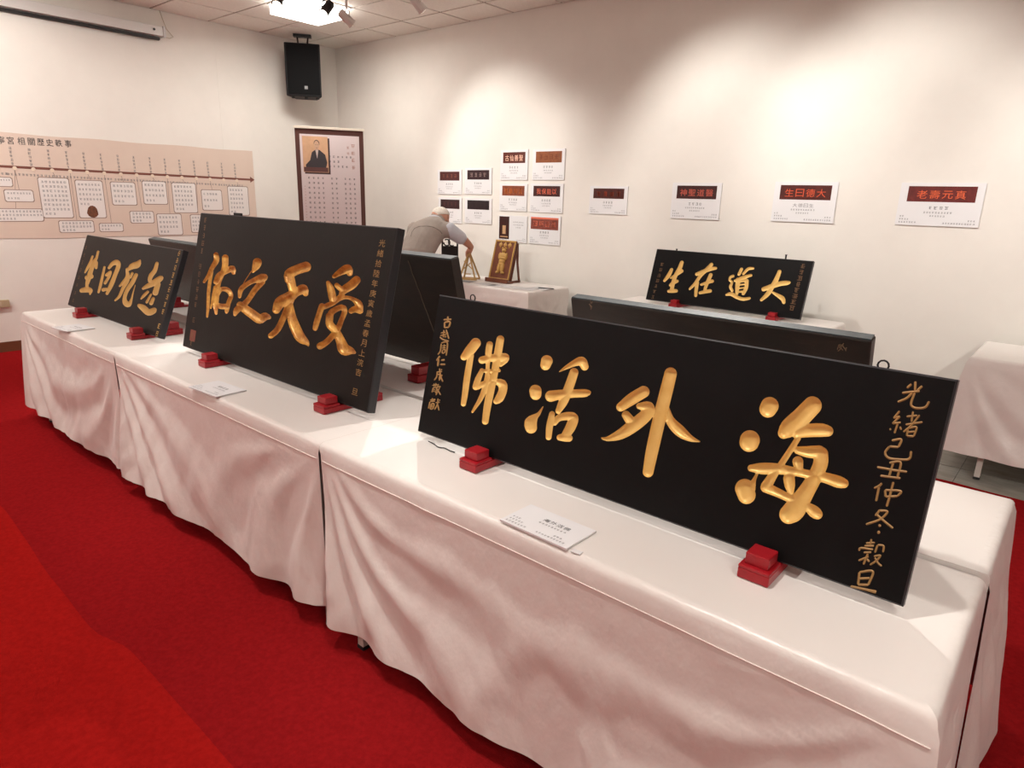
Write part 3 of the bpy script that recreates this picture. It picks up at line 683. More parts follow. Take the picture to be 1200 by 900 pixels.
# ------------------------------------------------------------------ red stepped stands
def stand(label, x, yb, facing=-1, z=ZT, board=None):
    t = thing('plaque_stand', label, 'stand', (x, yb, z), 0 if facing < 0 else math.pi, 'red wooden plaque stands')
    def bx(nm, b):
        k = MB(); k.box(*b); o = k.build(nm, M_RED, t, world=False, bevel=.0025); return o
    n = board.fr.n; back = board.th*abs(n[1])          # where the rear of the board's foot comes down
    low = .785-board.th*abs(n[2])-z-.0015
    bx('base_slab', (-.036, .036, -.078, .205, .0015, low))
    bx('front_step', (-.036, .036, -.078, -.004, low, .034))
    bx('front_block', (-.027, .027, -.064, -.008, .034, .062))
    y = back+.075*abs(n[2])/abs(n[1])+.012
    bx('rear_step', (-.036, .036, back+.016, .205, low, .034))
    bx('rear_block', (-.027, .027, y, .19, .034, .072))
for (px, py, b, l) in ((556, 549, bA, 'left front stand under the long black plaque nearest the camera'), (880, 684, bA, 'right front stand under the long black plaque nearest the camera'),
                       (246, 429, bB, 'left stand under the tall charcoal plaque'), (379, 483, bB, 'right stand under the tall charcoal plaque'),
                       (96, 372, bC, 'left stand under the far left grey-black plaque'), (160, 397, bC, 'right stand under the far left grey-black plaque')):
    stand('red stepped wooden '+l, onz(px, py, ZT)[0], float(b.fr.o[1]), z=ZT+.0005, board=b)
for (px, py, l) in ((787, 361, 'left stand under the small plaque by the back wall'), (901, 377, 'right stand under the small plaque by the back wall')):
    stand('red stepped wooden '+l, onz(px, py, ZT)[0], 5.028, z=ZT+.0005, board=bG)
stand('red stepped wooden stand under the cracked plaque back, beside the long black plaque', -2.215, 2.10, 1, ZT+.013, bE)
stand('red stepped wooden stand under the cracked plaque back, hidden behind the tall plaque', -3.2, 2.10, 1, ZT+.013, bE)
stand('red stepped wooden stand behind the right end of the far left plaque', -4.86, 2.095, 1, ZT+.013, bD)
stand('red stepped wooden stand behind the middle of the tall charcoal plaque', -4.2, 2.095, 1, ZT+.013, bD)
stand('red stepped wooden left stand under the brown-black plaque back', -1.2, 2.082, 1, ZT+.013, bF)
stand('red stepped wooden right stand under the brown-black plaque back', -.65, 2.082, 1, ZT+.013, bF)

# ================================================================== label cards on the front tables
def card(label, px4, lines, z=ZT+.001):
    P = [onz(x, y, z) for (x, y) in px4]      # near-left, far-left, far-right, near-right
    c = sum(P)/4; ex = (P[3]-P[0]+P[2]-P[1])/2; ey = (P[1]-P[0]+P[2]-P[3])/2; W = np.linalg.norm(ex); H = np.linalg.norm(ey); ex = ex/W
    ey = np.array([-ex[1], ex[0], 0]); fr = Frame(c, ex, ey, (0, 0, 1))
    t = thing('label_card', label, 'label card', tuple(c), 0, 'white label cards on the front tables')
    k = MB(); fr.slab(k, -W/2, W/2, -H/2, H/2, 0.0008, .006); k.build('card', M_WHITE, t)
    k = MB()
    if lines: text_row(k, fr, '海外活佛', W*.08, H*.14, H*.13, .0064, sx=1.15, pitch=1.15)
    else: scribble_row(k, fr, W*.06, H*.14, H*.13, 4, .0064)
    k.build('title', M_INK, t)
    k = MB()
    scribble_row(k, fr, W*.08, H*-.02, H*.07, 9, .0064)
    for i, n in enumerate((3, 5, 7)): scribble_left(k, fr, -W*.46, H*(-.18-.11*i), H*.07, n, .0064)
    for i, n in enumerate((3, 10)): scribble_row(k, fr, W*.3-(n*.002), H*(-.27-.11*i), H*.065, n, .0064)
    k.build('small_print', M_INKG, t)
card('white card with black lettering in front of the nearest long black plaque', ((588, 611), (620, 593), (702, 625), (660, 645)), True)
card('white card lying in front of the tall charcoal plaque', ((225, 456), (252, 446), (290, 459), (252, 466)), False)
card('white card lying in front of the far left plaque', ((63, 385), (90, 380), (110, 385), (80, 390)), False)
k = MB(); c = onz(676, 647, ZT+.001); k.obox((c[0], c[1], ZT+.0018), (1, .1, 0), (-.1, 1, 0), (0, 0, 1), .013, .008, .0006); o = k.build('paper_tag', M_PAPER)
tag(o, 'tiny white paper tag beside the lettered card at the table edge', 'tag')
# thin black wire lying by the nearest plaque
k = MB(); pts = [onz(x, y, ZT+.004) for (x, y) in ((502, 517), (508, 520), (514, 524), (521, 525), (527, 528), (533, 530))]; pts = [tuple(q_[:3]) for q_ in catmull([(p_[0]*1000, p_[1]*1000, 9) for p_ in pts], 6)]; pts = [(p_[0]/1000, p_[1]/1000, ZT+.004) for p_ in pts]; k.tube(pts, .0018, 5); o = k.build('wire', M_RUBBER, smooth=True)
tag(o, 'short thin black wire on the cloth at the corner of the nearest plaque', 'wire')

# ================================================================== posters on the back wall
def col255(r, g, b): return tuple((c/255)**2.2 for c in (r, g, b))
POST = [ # box in the photograph, picture colour, picture text, text colour, label
 ((513,199,541,228), (86,42,42), '', (130,80,72), 'poster with a dull red picture, top left of the group of four'),
 ((545,197,576,228), (58,34,38), '', (150,130,125), 'poster with a black picture and pale writing, top right of the group of four'),
 ((514,231,541,262), (62,36,38), '', (85,55,55), 'poster with a dark maroon picture partly behind the head of the man'),
 ((545,232,576,263), (45,33,36), '', (60,48,48), 'poster with a plain black picture, bottom right of the group of four'),
 ((587,176,618,211), (98,40,28), '古仙善聖', (255,205,180), 'poster with pink characters on dark red, top left of the group of six'),
 ((625,175,661,211), (150,84,44), '', (120,62,36), 'poster with an orange-brown picture, top right of the group of six'),
 ((586,215,617,248), (140,74,48), '*', (205,110,60), 'poster with a light brown picture, middle left of the group of six'),
 ((622,215,659,250), (72,30,26), '我保能以', (226,110,84), 'poster with bright red characters, middle right of the group of six'),
 ((585,252,617,285), (62,28,24), '|', (200,160,120), 'poster with a narrow upright picture, bottom left of the group of six'),
 ((621,252,656,288), (140,72,60), '*', (226,120,96), 'poster with red characters under a grey band, bottom right of the group of six'),
 ((692,218,734,252), (78,32,24), '*', (140,56,36), 'small poster with a dark red picture, alone beside the group of six'),
 ((789,214,842,258), (70,36,34), '神聖道醫', (196,96,80), 'poster with a dark picture above the left end of the small plaque'),
 ((909,213,976,262), (88,36,28), '生曰德大', (210,90,58), 'poster with orange characters above the right end of the small plaque'),
 ((1057,214,1146,267), (112,44,40), '老壽元真', (226,104,66), 'largest poster with a red picture, rightmost on the back wall')]
for n, (bx, pc, txt, tcol, lab) in enumerate(POST):
    a = ony(bx[0], bx[1], YB-.006); b = ony(bx[2], bx[3], YB-.006)
    W, H = b[0]-a[0], a[2]-b[2]
    fr = Frame(((a[0]+b[0])/2, YB-.006, (a[2]+b[2])/2), (1, 0, 0), (0, 0, 1), (0, -1, 0))
    t = thing('wall_poster', lab, 'poster', tuple(fr.o-[0, 0, H/2]), 0, 'white posters on the back wall')
    k = MB(); fr.slab(k, -W/2, W/2, -H/2, H/2, -.0045, .0035); k.build('foam_board', M_WHITE, t)
    d = .0042
    if txt == '|': pu0, pu1, pv0, pv1 = -W*.48, -W*.12, -H*.40, H*.46
    elif n == 9: pu0, pu1, pv0, pv1 = -W*.45, W*.43, H*.02, H*.44
    else: pu0, pu1, pv0, pv1 = -W*.40, W*.41, H*.06, H*.42
    k = MB(); fr.slab(k, pu0, pu1, pv0, pv1, .0035, d)
    pic = k.build('picture', mat('poster_picture_%d' % n, col255(*pc), .5, .4, noise_amt=.35, noise_scale=26), t)
    k = MB(); cu_, cv_ = (pu0+pu1)/2, (pv0+pv1)/2; ph = pv1-pv0; pw = pu1-pu0
    if txt == '*':
        for i in range(4):
            for r_ in range(2): scribble(k, fr, cu_+(i-1.5)*pw*.22, cv_-ph*.05, ph*.55, d+.0006)
    elif txt == '|':
        fr.rect(k, cu_-pw*.16, cu_+pw*.16, pv0+ph*.22, pv0+ph*.6, d+.0006); fr.rect(k, pu0+pw*.12, pu1-pw*.12, pv0+ph*.08, pv0+ph*.12, d+.0006)
    elif txt: text_row(k, fr, txt, cu_, cv_-ph*.03, ph*.54, d+.0006, pitch=1.22, sx=(1.12 if W/H > 1.5 else (1.0 if W/H > 1.3 else .9))); 
    else:
        for i in range(4): scribble(k, fr, cu_+(i-1.5)*pw*.2, cv_, ph*.5, d+.0006)
    if n == 9:
        fr.rect(k, pu0, pu1, pv1-ph*.14, pv1, d+.0004)
    k.build('picture_lettering', mat('poster_lettering_%d' % n, col255(*tcol), .6, .3), pic)
    k = MB()
    if txt == '|':
        for i, m_ in enumerate((8, 8, 4)): scribble_row(k, fr, W*.2, H*(.26-.1*i), H*.06, m_, .0040)
    else:
        if n == 12: text_row(k, fr, '大德曰生', 0, -H*.08, H*.095, .0040, pitch=1.2, sx=1.2)
        else: scribble_row(k, fr, 0, -H*.08, H*.10, 4, .0040)
        scribble_row(k, fr, 0, -H*.19, H*.055, 10 if n > 10 else 7, .0040); scribble_row(k, fr, 0, -H*.27, H*.05, 6, .0040)
    for i, m_ in enumerate((2, 4, 7)): scribble_left(k, fr, -W*.46, -H*(.29+.07*i), H*.05, m_, .0040)
    for i, m_ in enumerate((3, 12 if n > 10 else 8)): scribble_left(k, fr, W*.46-m_*H*.056, -H*(.36+.07*i), H*.05, m_, .0040)
    k.build('small_print', M_INKG, t)

# ================================================================== timeline banner on the left wall
XW = XL+.003
frT = Frame((XW, 0, 0), (0, 1, 0), (0, 0, 1), (1, 0, 0))
def tp(px, py): q = onx(px, py, XW); return float(q[1]), float(q[2])
tb = thing('timeline_banner', 'long pale pink printed timeline banner on the left wall', 'banner', (XW, 3.0, 1.05))
M_BAN = mat('banner_vinyl', (.72, .59, .50), .55, .3, noise_amt=.03, noise_scale=3)
M_BAR = mat('timeline_brown', (.20, .07, .05), .6); M_BOXW = mat('caption_white', (.80, .76, .73), .6); M_BOXL = mat('caption_outline', (.33, .24, .20), .6)
k = MB(); vs = []; N = 60
for i in range(N+1):
    y = .35+(4.245-.35)*i/N; wv = .004*math.sin(y*2.3)+.003
    k_top, k_bot = 2.022-.004*math.sin(i*.5), 1.070+.004*math.sin(i*.4)
    vs += [(XW+.002, y, k_top), (XW+.002+.0, y, k_bot)]
k.add(vs, [(2*i, 2*i+2, 2*i+3, 2*i+1) for i in range(N)]); k.build('sheet', M_BAN, tb)
k = MB()
for ch, px in zip('寧宮相關歷史軼事', (1, 12, 24.5, 36.5, 47.5, 58, 68.5, 79.5)):
    u, v = tp(px, 163.5+px*.055+0.2); put_glyph(k, frT, ch, u, v-.002, .066, .004, sx=.88)
for ch, dx in zip('保', (0,)): pass
k.build('title', M_INK, tb)
k = MB(); a, b = tp(-60, 191.5), tp(293, 210.5)
n_ = np.array(b)-np.array(a); L = np.hypot(*n_); n_ /= L; m_ = np.array([-n_[1], n_[0]])
def bar(mb, p, q, hw, d, mi=0):
    p, q = np.array(p), np.array(q); t = (q-p)/(np.hypot(*(q-p))+1e-9); m = np.array([-t[1], t[0]])*hw
    mb.quad(frT.p(*(p-m), d), frT.p(*(q-m), d), frT.p(*(q+m), d), frT.p(*(p+m), d), mi)
bar(k, a, b, .011, .0036); e = np.array(b)
k.add([frT.p(*(e-m_*.035), .0037), frT.p(*(e+n_*.055), .0037), frT.p(*(e+m_*.035), .0037)], [(0, 1, 2)]); k.build('arrow_line', M_BAR, tb)
ticks = [-22, -3, 17, 39, 61, 82, 102, 122, 141.5, 160, 178.5, 196, 213, 230, 246, 262, 277.5]
kd = MB(); ky = MB(); kn = MB()
for i, tx in enumerate(ticks):
    ty = 194.6+(tx+0)*.0565; u, v = tp(tx, ty+1.5)
    kd = MB(); kd.tube([frT.p(u, v, .0036), frT.p(u, v, .006)], .018, 10); kd.build('tick_dot', mat('tick_cream', (.78, .66, .52), .6), tb)
    for j in range(5): scribble(ky, frT, u-.012, v+.17-.034*1.0*(j-1.5)*1.0-.045, .026, .0036)
    scribble_row(kn, frT, u, v-.055, .026, 5, .0036)
ky.build('years', M_INKG, tb); kn.build('period_names', M_INKG, tb)
boxes = [(-14,208,14,218,2,8),(6,223,39,236,2,8),(-14,245,51,259,3,15),(48,209,83,255,8,7),(91,212,122,255,5,7),(70,259,110,272,3,9),(117,262,144,271,2,7),(131,214,159,240,4,6),(153,248,180,261,3,6),(168,213,195,239,4,6),
         (185,251,213,275,4,6),(203,215,230,249,6,6),(237,223,260,246,3,5),(224,252,240,272,4,4),(268,219,291,252,6,5)]
for (xa, ya, xb, yb_, nl, nc) in boxes:
    A = np.array(tp((xa+xb)/2, (ya+yb_)/2)); P0, P1 = tp(xa, (ya+yb_)/2), tp(xb, (ya+yb_)/2); V0, V1 = tp((xa+xb)/2, ya), tp((xa+xb)/2, yb_)
    hw, hh = (P1[0]-P0[0])/2, (V0[1]-V1[1])/2; c = .012
    def octo(mb, g, d, mi): mb.add([frT.p(A[0]+su*(hw+g-(c if q_ else 0)), A[1]+sv*(hh+g-(0 if q_ else c)), d) for (su, sv, q_) in ((-1, -1, 1), (1, -1, 1), (1, -1, 0), (1, 1, 0), (1, 1, 1), (-1, 1, 1), (-1, 1, 0), (-1, -1, 0))], [tuple(range(8))], mi)
    k = MB(); octo(k, .007, .0034, 0); octo(k, 0, .0038, 1)
    o = k.build('caption_box', [M_BOXL, M_BOXW], tb)
    k = MB(); s_ = min(.03, 2*hw/(nc+1)/1.12)
    top = nl if not (xa == 91) else 5
    for i in range(nl):
        scribble_left(k, frT, A[0]-hw*.88, A[1]+hh*(.92-(i+.5)*1.84/(nl+(2 if xa == 91 else 0))), s_, nc if i < nl-1 else max(2, nc//2), .0042)
    k.build('caption_lettering', M_INKG, o)
    if xa == 91:
        k = MB(); u, v = tp(108.5, 248); k.add([frT.p(u+.055*math.cos(a)*(1 if math.sin(a) < 0 else .85), v+.06*math.sin(a), .0043) for a in np.linspace(0, 2*math.pi, 14)[:-1]], [tuple(range(13))]); k.build('caption_picture', mat('carving_print', (.20, .07, .03), .6, noise_amt=.5, noise_scale=40), o)
    # leader line up to the axis
    k = MB(); ax = min(ticks, key=lambda q_: abs(q_-(xa+xb)/2+6)); bar(k, tp(ax, 197+ax*.0565), tp((xa+xb)/2, ya), .002, .0033); k.build('leader_line', M_BOXL, tb)

# ================================================================== portrait banner standing across the corner
dv = ray(385, 210); dv = dv/np.hypot(dv[0], dv[1]); ctr = dv*7.9; rt = np.array([-dv[1], dv[0], 0])*-1
if rt[0] < 0: rt = -rt
frS = Frame((ctr[0], ctr[1], 0), rt, (0, 0, 1), (-dv[0], -dv[1], 0))
def sp(px, py):
    d = ray(px, py); t = np.dot(frS.o-CAMPOS, frS.n)/np.dot(d, frS.n); P = CAMPOS+d*t-frS.o; return float(P@frS.ex), float(P[2])
(u0, zt0), (u1, zt1) = sp(345, 150), sp(425.5, 154); zt = (zt0+zt1)/2; hw = (u1-u0)/2; frS.o = frS.o+frS.ex*((u0+u1)/2)
sb = thing('portrait_banner', 'brown-framed roll-up banner with a portrait and columns of text in the corner', 'banner', (frS.o[0], frS.o[1], 0))
k = MB(); frS.slab(k, -hw, hw, .14, zt, -.002, .002); k.build('brown_sheet', mat('banner_brown', (.095, .035, .026), .55), sb)
k = MB(); frS.slab(k, -hw*.87, hw*.87, .28, zt-.055, .002, .0028); k.build('white_panel', mat('banner_white', (.74, .66, .66), .5), sb)
k = MB(); frS.slab(k, -hw-.01, hw+.01, zt, zt+.025, -.012, .012); k.build('top_rail', mat('rail_cream', (.72, .66, .55), .4), sb, bevel=.002)
k = MB(); frS.slab(k, -hw-.02, hw+.02, .0068, .10, -.08, .08); k.build('base_box', mat('rail_aluminium', (.55, .55, .55), .35, metal=.7), sb, bevel=.006)
k = MB(); frS.slab(k, -hw*.95, hw*.95, .10, .14, -.004, .004); k.build('base_sheet', mat('banner_brown', (0, 0, 0)), sb)
k = MB(); k.tube([frS.p(0, .10, -.02), frS.p(0, zt, -.02)], .008, 8); k.build('support_pole', M_LEG, sb)
pu0, pv1 = -hw*.80, zt-.075; pw, ph = hw*.74, hw*1.03
k = MB(); frS.slab(k, pu0+.014, pu0+pw+.018, pv1-ph-.018, pv1-.014, .0028, .0031); frS.slab(k, pu0, pu0+pw, pv1-ph, pv1, .0031, .0036, 1)
pt_ = k.build('portrait_print', [mat('print_shadow', (.06, .03, .03), .6), mat('print_peach', (.72, .45, .27), .5, noise_amt=.15, noise_scale=9)], sb)
def ell(mb, cu_, cv_, ru, rv, d, mi=0, n=18, rot=0): mb.add([frS.p(cu_+ru*math.cos(a)*math.cos(rot)-rv*math.sin(a)*math.sin(rot), cv_+ru*math.cos(a)*math.sin(rot)+rv*math.sin(a)*math.cos(rot), d) for a in np.linspace(0, 2*math.pi, n+1)[:-1]], [tuple(range(n))], mi)
k = MB(); cx = pu0+pw*.56
k.add([frS.p(pu0+pw*a, pv1-ph*b, .0039) for a, b in ((.12, .97), (.10, .80), (.28, .66), (.36, .44), (.52, .36), (.66, .37), (.88, .50), (.95, .72), (.90, .86), (.78, .97))], [tuple(range(10))], 0)
frS.rect(k, pu0+pw*.02, pu0+pw*.98, pv1-ph*.99, pv1-ph*.86, .0040, 3)
ell(k, cx, pv1-ph*.20, pw*.112, ph*.105, .00405, 2); ell(k, cx-pw*.005, pv1-ph*.245, pw*.105, ph*.125, .0042, 1); frS.rect(k, cx-pw*.06, cx-pw*.02, pv1-ph*.235, pv1-ph*.225, .0044, 2); frS.rect(k, cx+pw*.02, cx+pw*.06, pv1-ph*.235, pv1-ph*.225, .0044, 2); frS.rect(k, cx-pw*.03, cx+pw*.03, pv1-ph*.32, pv1-ph*.312, .0044, 3); k.add([frS.p(pu0+pw*a, pv1-ph*b, .0042) for a, b in ((.50, .37), (.62, .37), (.56, .62))], [(0, 1, 2)], 4)
k.build('portrait_figure', [mat('print_dark_suit', (.045, .04, .045), .6), mat('print_skin', (.62, .40, .27), .6), mat('print_hair', (.10, .08, .07), .6), mat('print_table', (.12, .05, .045), .6), mat('print_shirt', (.6, .52, .48), .6)], pt_)
k = MB(); s_ = .022
cols = [(-.62, 14), (-.49, 26), (-.36, 20), (-.23, 24), (.02, 22), (.15, 24), (.40, 20), (.53, 26), (.66, 26)]
for (c_, n) in cols:
    for i in range(n): scribble(k, frS, hw*c_*1.05, pv1-ph-.06-i*.052, .024, .0034)
for r_, n in enumerate((6, 3, 5)):
    for i in range(n): scribble(k, frS, hw*(-.02+.125*i), pv1-.20-.05*r_, .024, .0034)
k.build('text_columns', M_INK, sb)
k = MB()
for i in range(4): scribble(k, frS, hw*.68, pv1-.08-i*.075, .045, .0034)
for i in range(2): scribble(k, frS, hw*.53, pv1-.10-i*.06, .03, .0034)
for i in range(24): scribble(k, frS, -hw*.78, pv1-ph-.15-i*.03, .014, .0034)
k.build('title_column', mat('print_rose', (.45, .25, .2), .6), sb)

# ================================================================== loudspeaker hung at the corner
sd_ = ray(355, 82); sd_ = sd_/np.hypot(sd_[0], sd_[1]); sc_ = CAMPOS+sd_*8.75
face = np.array([-sd_[0], -sd_[1], 0]); face = face/np.linalg.norm(face); ca, sa = math.cos(-.10), math.sin(-.10)
face = np.array([face[0]*ca-face[1]*sa, face[0]*sa+face[1]*ca, 0]); side = np.array([-face[1], face[0], 0])
side = side if np.dot(side, cr) > 0 else -side
frK = Frame(sc_, side, (0, 0, 1), face)
ls = thing('loudspeaker', 'black box loudspeaker hung from the ceiling in the corner', 'loudspeaker', tuple(sc_-np.array([0, 0, .30])))
hw_, hh_, dp = .205, .285, .30
k = MB(); A = [(-hw_*.98, 0.0), (hw_*.98, 0.0), (hw_*.62, -dp), (-hw_*.62, -dp)]
k.add([frK.p(u, -hh_, d) for (u, d) in A]+[frK.p(u, hh_, d) for (u, d) in A], [(3, 2, 1, 0), (4, 5, 6, 7), (0, 1, 5, 4), (1, 2, 6, 5), (2, 3, 7, 6), (3, 0, 4, 7)]); k.build('cabinet', mat('speaker_cabinet', (.009, .009, .010), .5, .25), ls, bevel=.012)
k = MB(); frK.slab(k, -hw_*.86, hw_*.90, -hh_*.92, hh_*.95, 0.0, .010); g = k.build('grille', mat('speaker_grille', (.003, .003, .0035), .7, .15, bump=.5, bump_scale=260), ls, bevel=.004)
k = MB(); frK.slab(k, hw_*.05, hw_*.22, -hh_*.72, -hh_*.60, .010, .012); k.build('badge', mat('badge_grey', (.25, .25, .25), .4), g)
for u in (-.7, .1, .8):
    k = MB(); k.tube([frK.p(hw_*u*.9, -hh_, -.05), frK.p(hw_*u*.9, -hh_-.018, -.05)], .018, 8); k.build('foot', M_RUBBER, ls)
for s_ in (-1, 1):
    k = MB(); k.tube([frK.p(.05*s_, hh_-.01, -.12), frK.p(.06*s_, hh_+.09, -.12), frK.p(.025*s_, ZC-.03-sc_[2], -.12)], .011, 6); k.build('bracket_arm', M_STEEL, ls)
k = MB(); frK.slab(k, -.10, .10, ZC-.034-sc_[2], ZC-.0045-sc_[2], -.16, -.08); k.build('ceiling_plate', M_STEEL, ls)

# ================================================================== projector screen case on the left wall
ps = thing('projector_screen', 'long white projector screen case with a black bar, high on the left wall', 'projector screen', (XL, 2.0, 3.05))
k = MB(); k.box(XL+.006, XL+.105, -.6, 3.31, 3.075, 3.165); k.build('case', mat('case_white', (.70, .70, .68), .4), ps, bevel=.006)
k = MB(); k.box(XL+.002, XL+.110, 3.31, 3.335, 3.068, 3.172); k.build('end_cap', mat('cap_white', (.66, .66, .65), .4), ps, bevel=.004)
k = MB(); k.box(XL+.035, XL+.075, -.55, 3.285, 3.038, 3.066); k.build('screen_bar', M_RUBBER, ps, bevel=.003)
k = MB(); k.tube([(XL+.11, 3.22, 3.125), (XL+.114, 3.22, 3.125)], .012, 8); k.build('screw', M_STEEL, ps)
k = MB(); k.tube([(XL+.02, 3.33, 3.33), (XL+.015, 3.36, 3.24), (XL+.02, 3.38, 3.17), (XL+.03, 3.44, 3.10), (XL+.03, 3.40, 3.08), (XL+.04, 3.34, 3.085)], .004, 6); k.build('cable', mat('cable_beige', (.5, .42, .32), .6), ps, smooth=True)
# wall socket
ws = thing('wall_socket', 'small beige surface socket box low on the left wall', 'socket', (XL, 1.53, .44))
k = MB(); k.box(XL+.001, XL+.035, 1.44, 1.645, .435, .505); k.build('box', mat('socket_beige', (.48, .38, .24), .45), ws, bevel=.004)
k = MB(); k.box(XL+.035, XL+.037, 1.50, 1.58, .45, .49); k.build('cover', mat('socket_cover', (.55, .46, .32), .4), ws)

# ================================================================== spotlights on their tracks
def track(label, a, b):
    t = thing('lighting_track', label, 'lighting track', a)
    k = MB(); A, B = Vector(a), Vector(b); k.box(min(a[0], b[0])-.017, max(a[0], b[0])+.017, min(a[1], b[1])-.017, max(a[1], b[1])+.017, ZC-.036, ZC-.006); k.build('rail', M_LAMPW, t)
    k = MB(); k.box(min(a[0], b[0])-.006, max(a[0], b[0])+.006, min(a[1], b[1])-.006, max(a[1], b[1])+.006, ZC-.038, ZC-.036); k.build('slot', M_RUBBER, t)
track('white ceiling track carrying the wall-washing spots along the back wall', (-4.9, 3.92, ZC), (2.2, 3.92, ZC))
track('white ceiling track above the second row of tables', (-4.9, 3.45, ZC), (.5, 3.45, ZC))
track('short white ceiling track running towards the back wall', (-5.22, 2.6, ZC), (-5.22, 3.7, ZC))
track('white ceiling track above the front edge of the tables', (-6.6, .75, ZC), (2.2, .75, ZC))
def lamp(label, pos, tgt, m, big=1.0):
    P = Vector(pos); d = (Vector(tgt)-P).normalized()
    t = thing('track_spotlight', label, 'spotlight', (P.x, P.y, P.z), 0, 'track spotlights')
    k = MB(); k.tube([P-d*.075*big, P-d*.068*big, P+d*.045*big, P+d*.06*big], [.028*big, .036*big, .038*big, .043*big], 16); k.build('housing', m, t, smooth=False)
    k = MB(); k.tube([P+d*.060*big, P+d*.062*big], .034*big, 16); k.build('lens', M_LENS, t)
    s = d.cross(Vector((0, 0, 1))).normalized()
    k = MB(); k.tube([P+s*.044*big, P+s*.05*big+Vector((0, 0, .05)), P+Vector((0, 0, .085)), P-s*.05*big+Vector((0, 0, .05)), P-s*.044*big], .006, 6); k.build('yoke', m, t)
    k = MB(); k.tube([P+Vector((0, 0, .085)), Vector((P.x, P.y, ZC-.036))], .011, 8); k.tube([Vector((P.x, P.y, ZC-.07)), Vector((P.x, P.y, ZC-.036))], .022, 10); k.build('stem', m, t)
wn = ['above the group of posters, left of the corner', 'second on the wall track from the corner', 'third on the wall track from the corner', 'fourth on the wall track from the corner', 'at the right end of the wall track']
for a, n in zip(WASH, wn): lamp('slim white track spotlight '+n, a[0], a[1], M_LAMPW)
for a, n in zip(BACK, ('behind the nearest plaque', 'behind the tall plaque', 'in front of the bright ceiling panel, right of the other black spotlight', 'at the top edge left of the bright ceiling panel')): lamp('black track spotlight '+n, a[0], a[1], M_LAMPB)
for a, n in zip(FRONT, ('above the nearest plaque', 'above the tall plaque', 'above the far left plaque', 'aimed at the timeline wall', 'near the right wall', 'fill added for back table with papers', 'fill added for the empty back table')): lamp('black spotlight over the front edge of the tables, '+n, a[0], a[1], M_LAMPB)

# ================================================================== things on the back-left table
M_WOODR = mat('red_brown_wood', (.17, .05, .022), .4, .5, noise_amt=.3, noise_scale=20)
M_WOODY = mat('pale_yellow_wood', (.58, .36, .13), .5, .4, noise_amt=.2, noise_scale=18)
bP = Board(-4.690, 5.043, .777, .274, .402, .273, .02)
cp = thing('carved_picture', 'red-brown carved wooden picture with a gold figure and gold border on the back table', 'carving', (-4.55, 5.05, .777))
fp = bP.fr; W, H = bP.wd, bP.ht
k = MB(); fp.slab(k, 0, W, 0, H, -.02, 0); k.build('panel', M_WOODR, cp, bevel=.003)
for (nm, a) in (('border_strip', (0, W, 0, .018)), ('border_strip', (0, W, H-.018, H)), ('border_strip', (0, .018, .018, H-.018)), ('border_strip', (W-.018, W, .018, H-.018))):
    k = MB(); fp.slab(k, *a, 0, .006); k.build(nm, M_GOLDC, cp, bevel=.002)
def lump(mb, u, v, ru, rv, d, fr=fp, n=10, m=5):
    vs = []; fs = []
    for i in range(m+1):
        a = math.pi/2*i/m
        for j in range(n):
            b = 2*math.pi*j/n; vs.append(fr.p(u+ru*math.cos(a)*math.cos(b), v+rv*math.cos(a)*math.sin(b), d*math.sin(a)))
    for i in range(m):
        for j in range(n): fs.append((i*n+j, i*n+(j+1) % n, (i+1)*n+(j+1) % n, (i+1)*n+j))
    mb.add(vs, fs)
k = MB()
for i in range(19):
    for uu in (.009, W-.009): lump(k, uu, .012+(H-.024)*i/18, .009, .0085, .012, n=6, m=2)
for i in range(1, 12):
    for vv in (.009, H-.009): lump(k, .009+(W-.018)*i/12, vv, .0085, .009, .012, n=6, m=2)
k.build('beaded_border', M_GOLDC, cp, smooth=True)['kind'] = 'stuff'
k = MB()
for (u, v, ru, rv, d) in ((.5, .74, .10, .055, .022), (.42, .80, .045, .03, .015), (.58, .80, .045, .03, .015), (.5, .60, .17, .10, .024), (.5, .47, .15, .10, .026), (.34, .60, .06, .09, .018), (.66, .60, .06, .09, .018), (.42, .31, .085, .14, .022), (.58, .31, .085, .14, .022), (.5, .54, .20, .05, .030), (.5, .40, .14, .08, .024), (.37, .185, .09, .035, .018), (.63, .185, .09, .035, .018)):
    lump(k, W*u, H*v, W*ru, H*rv, d)
k.build('gold_figure', M_GOLDC, cp, smooth=True)
for u in (.28, .5, .72):
    k = MB(); lump(k, W*u, H*.885, .024, .02, .012); lump(k, W*u, H*.885, .011, .034, .010); k.build('gold_rosette', M_GOLDC, cp, smooth=True)
es = thing('picture_easel', 'dark red-brown wooden easel holding up the carved picture', 'easel', (-4.55, 5.08, ZT))
k = MB(); k.box(-4.70, -4.40, 5.000, 5.022, ZT+.0015, ZT+.042); k.build('front_lip', M_WOODR, es, bevel=.003)
k = MB(); k.box(-4.70, -4.40, 5.022, 5.10, ZT+.0015, ZT+.018); k.build('ledge', M_WOODR, es, bevel=.002)
for x in (-4.665, -4.435):
    k = MB(); k.box(x-.014, x+.014, 5.10, 5.235, ZT+.0015, ZT+.02); k.build('foot', M_WOODR, es, bevel=.002)
    k = MB(); k.tube([(x, 5.095, ZT+.02), (x, 5.195, ZT+.39)], .013, 6); k.build('upright', M_WOODR, es)
    k = MB(); k.tube([(x, 5.225, ZT+.02), (x, 5.195, ZT+.20), (x, 5.192, ZT+.375)], .012, 6); k.build('rear_strut', M_WOODR, es)
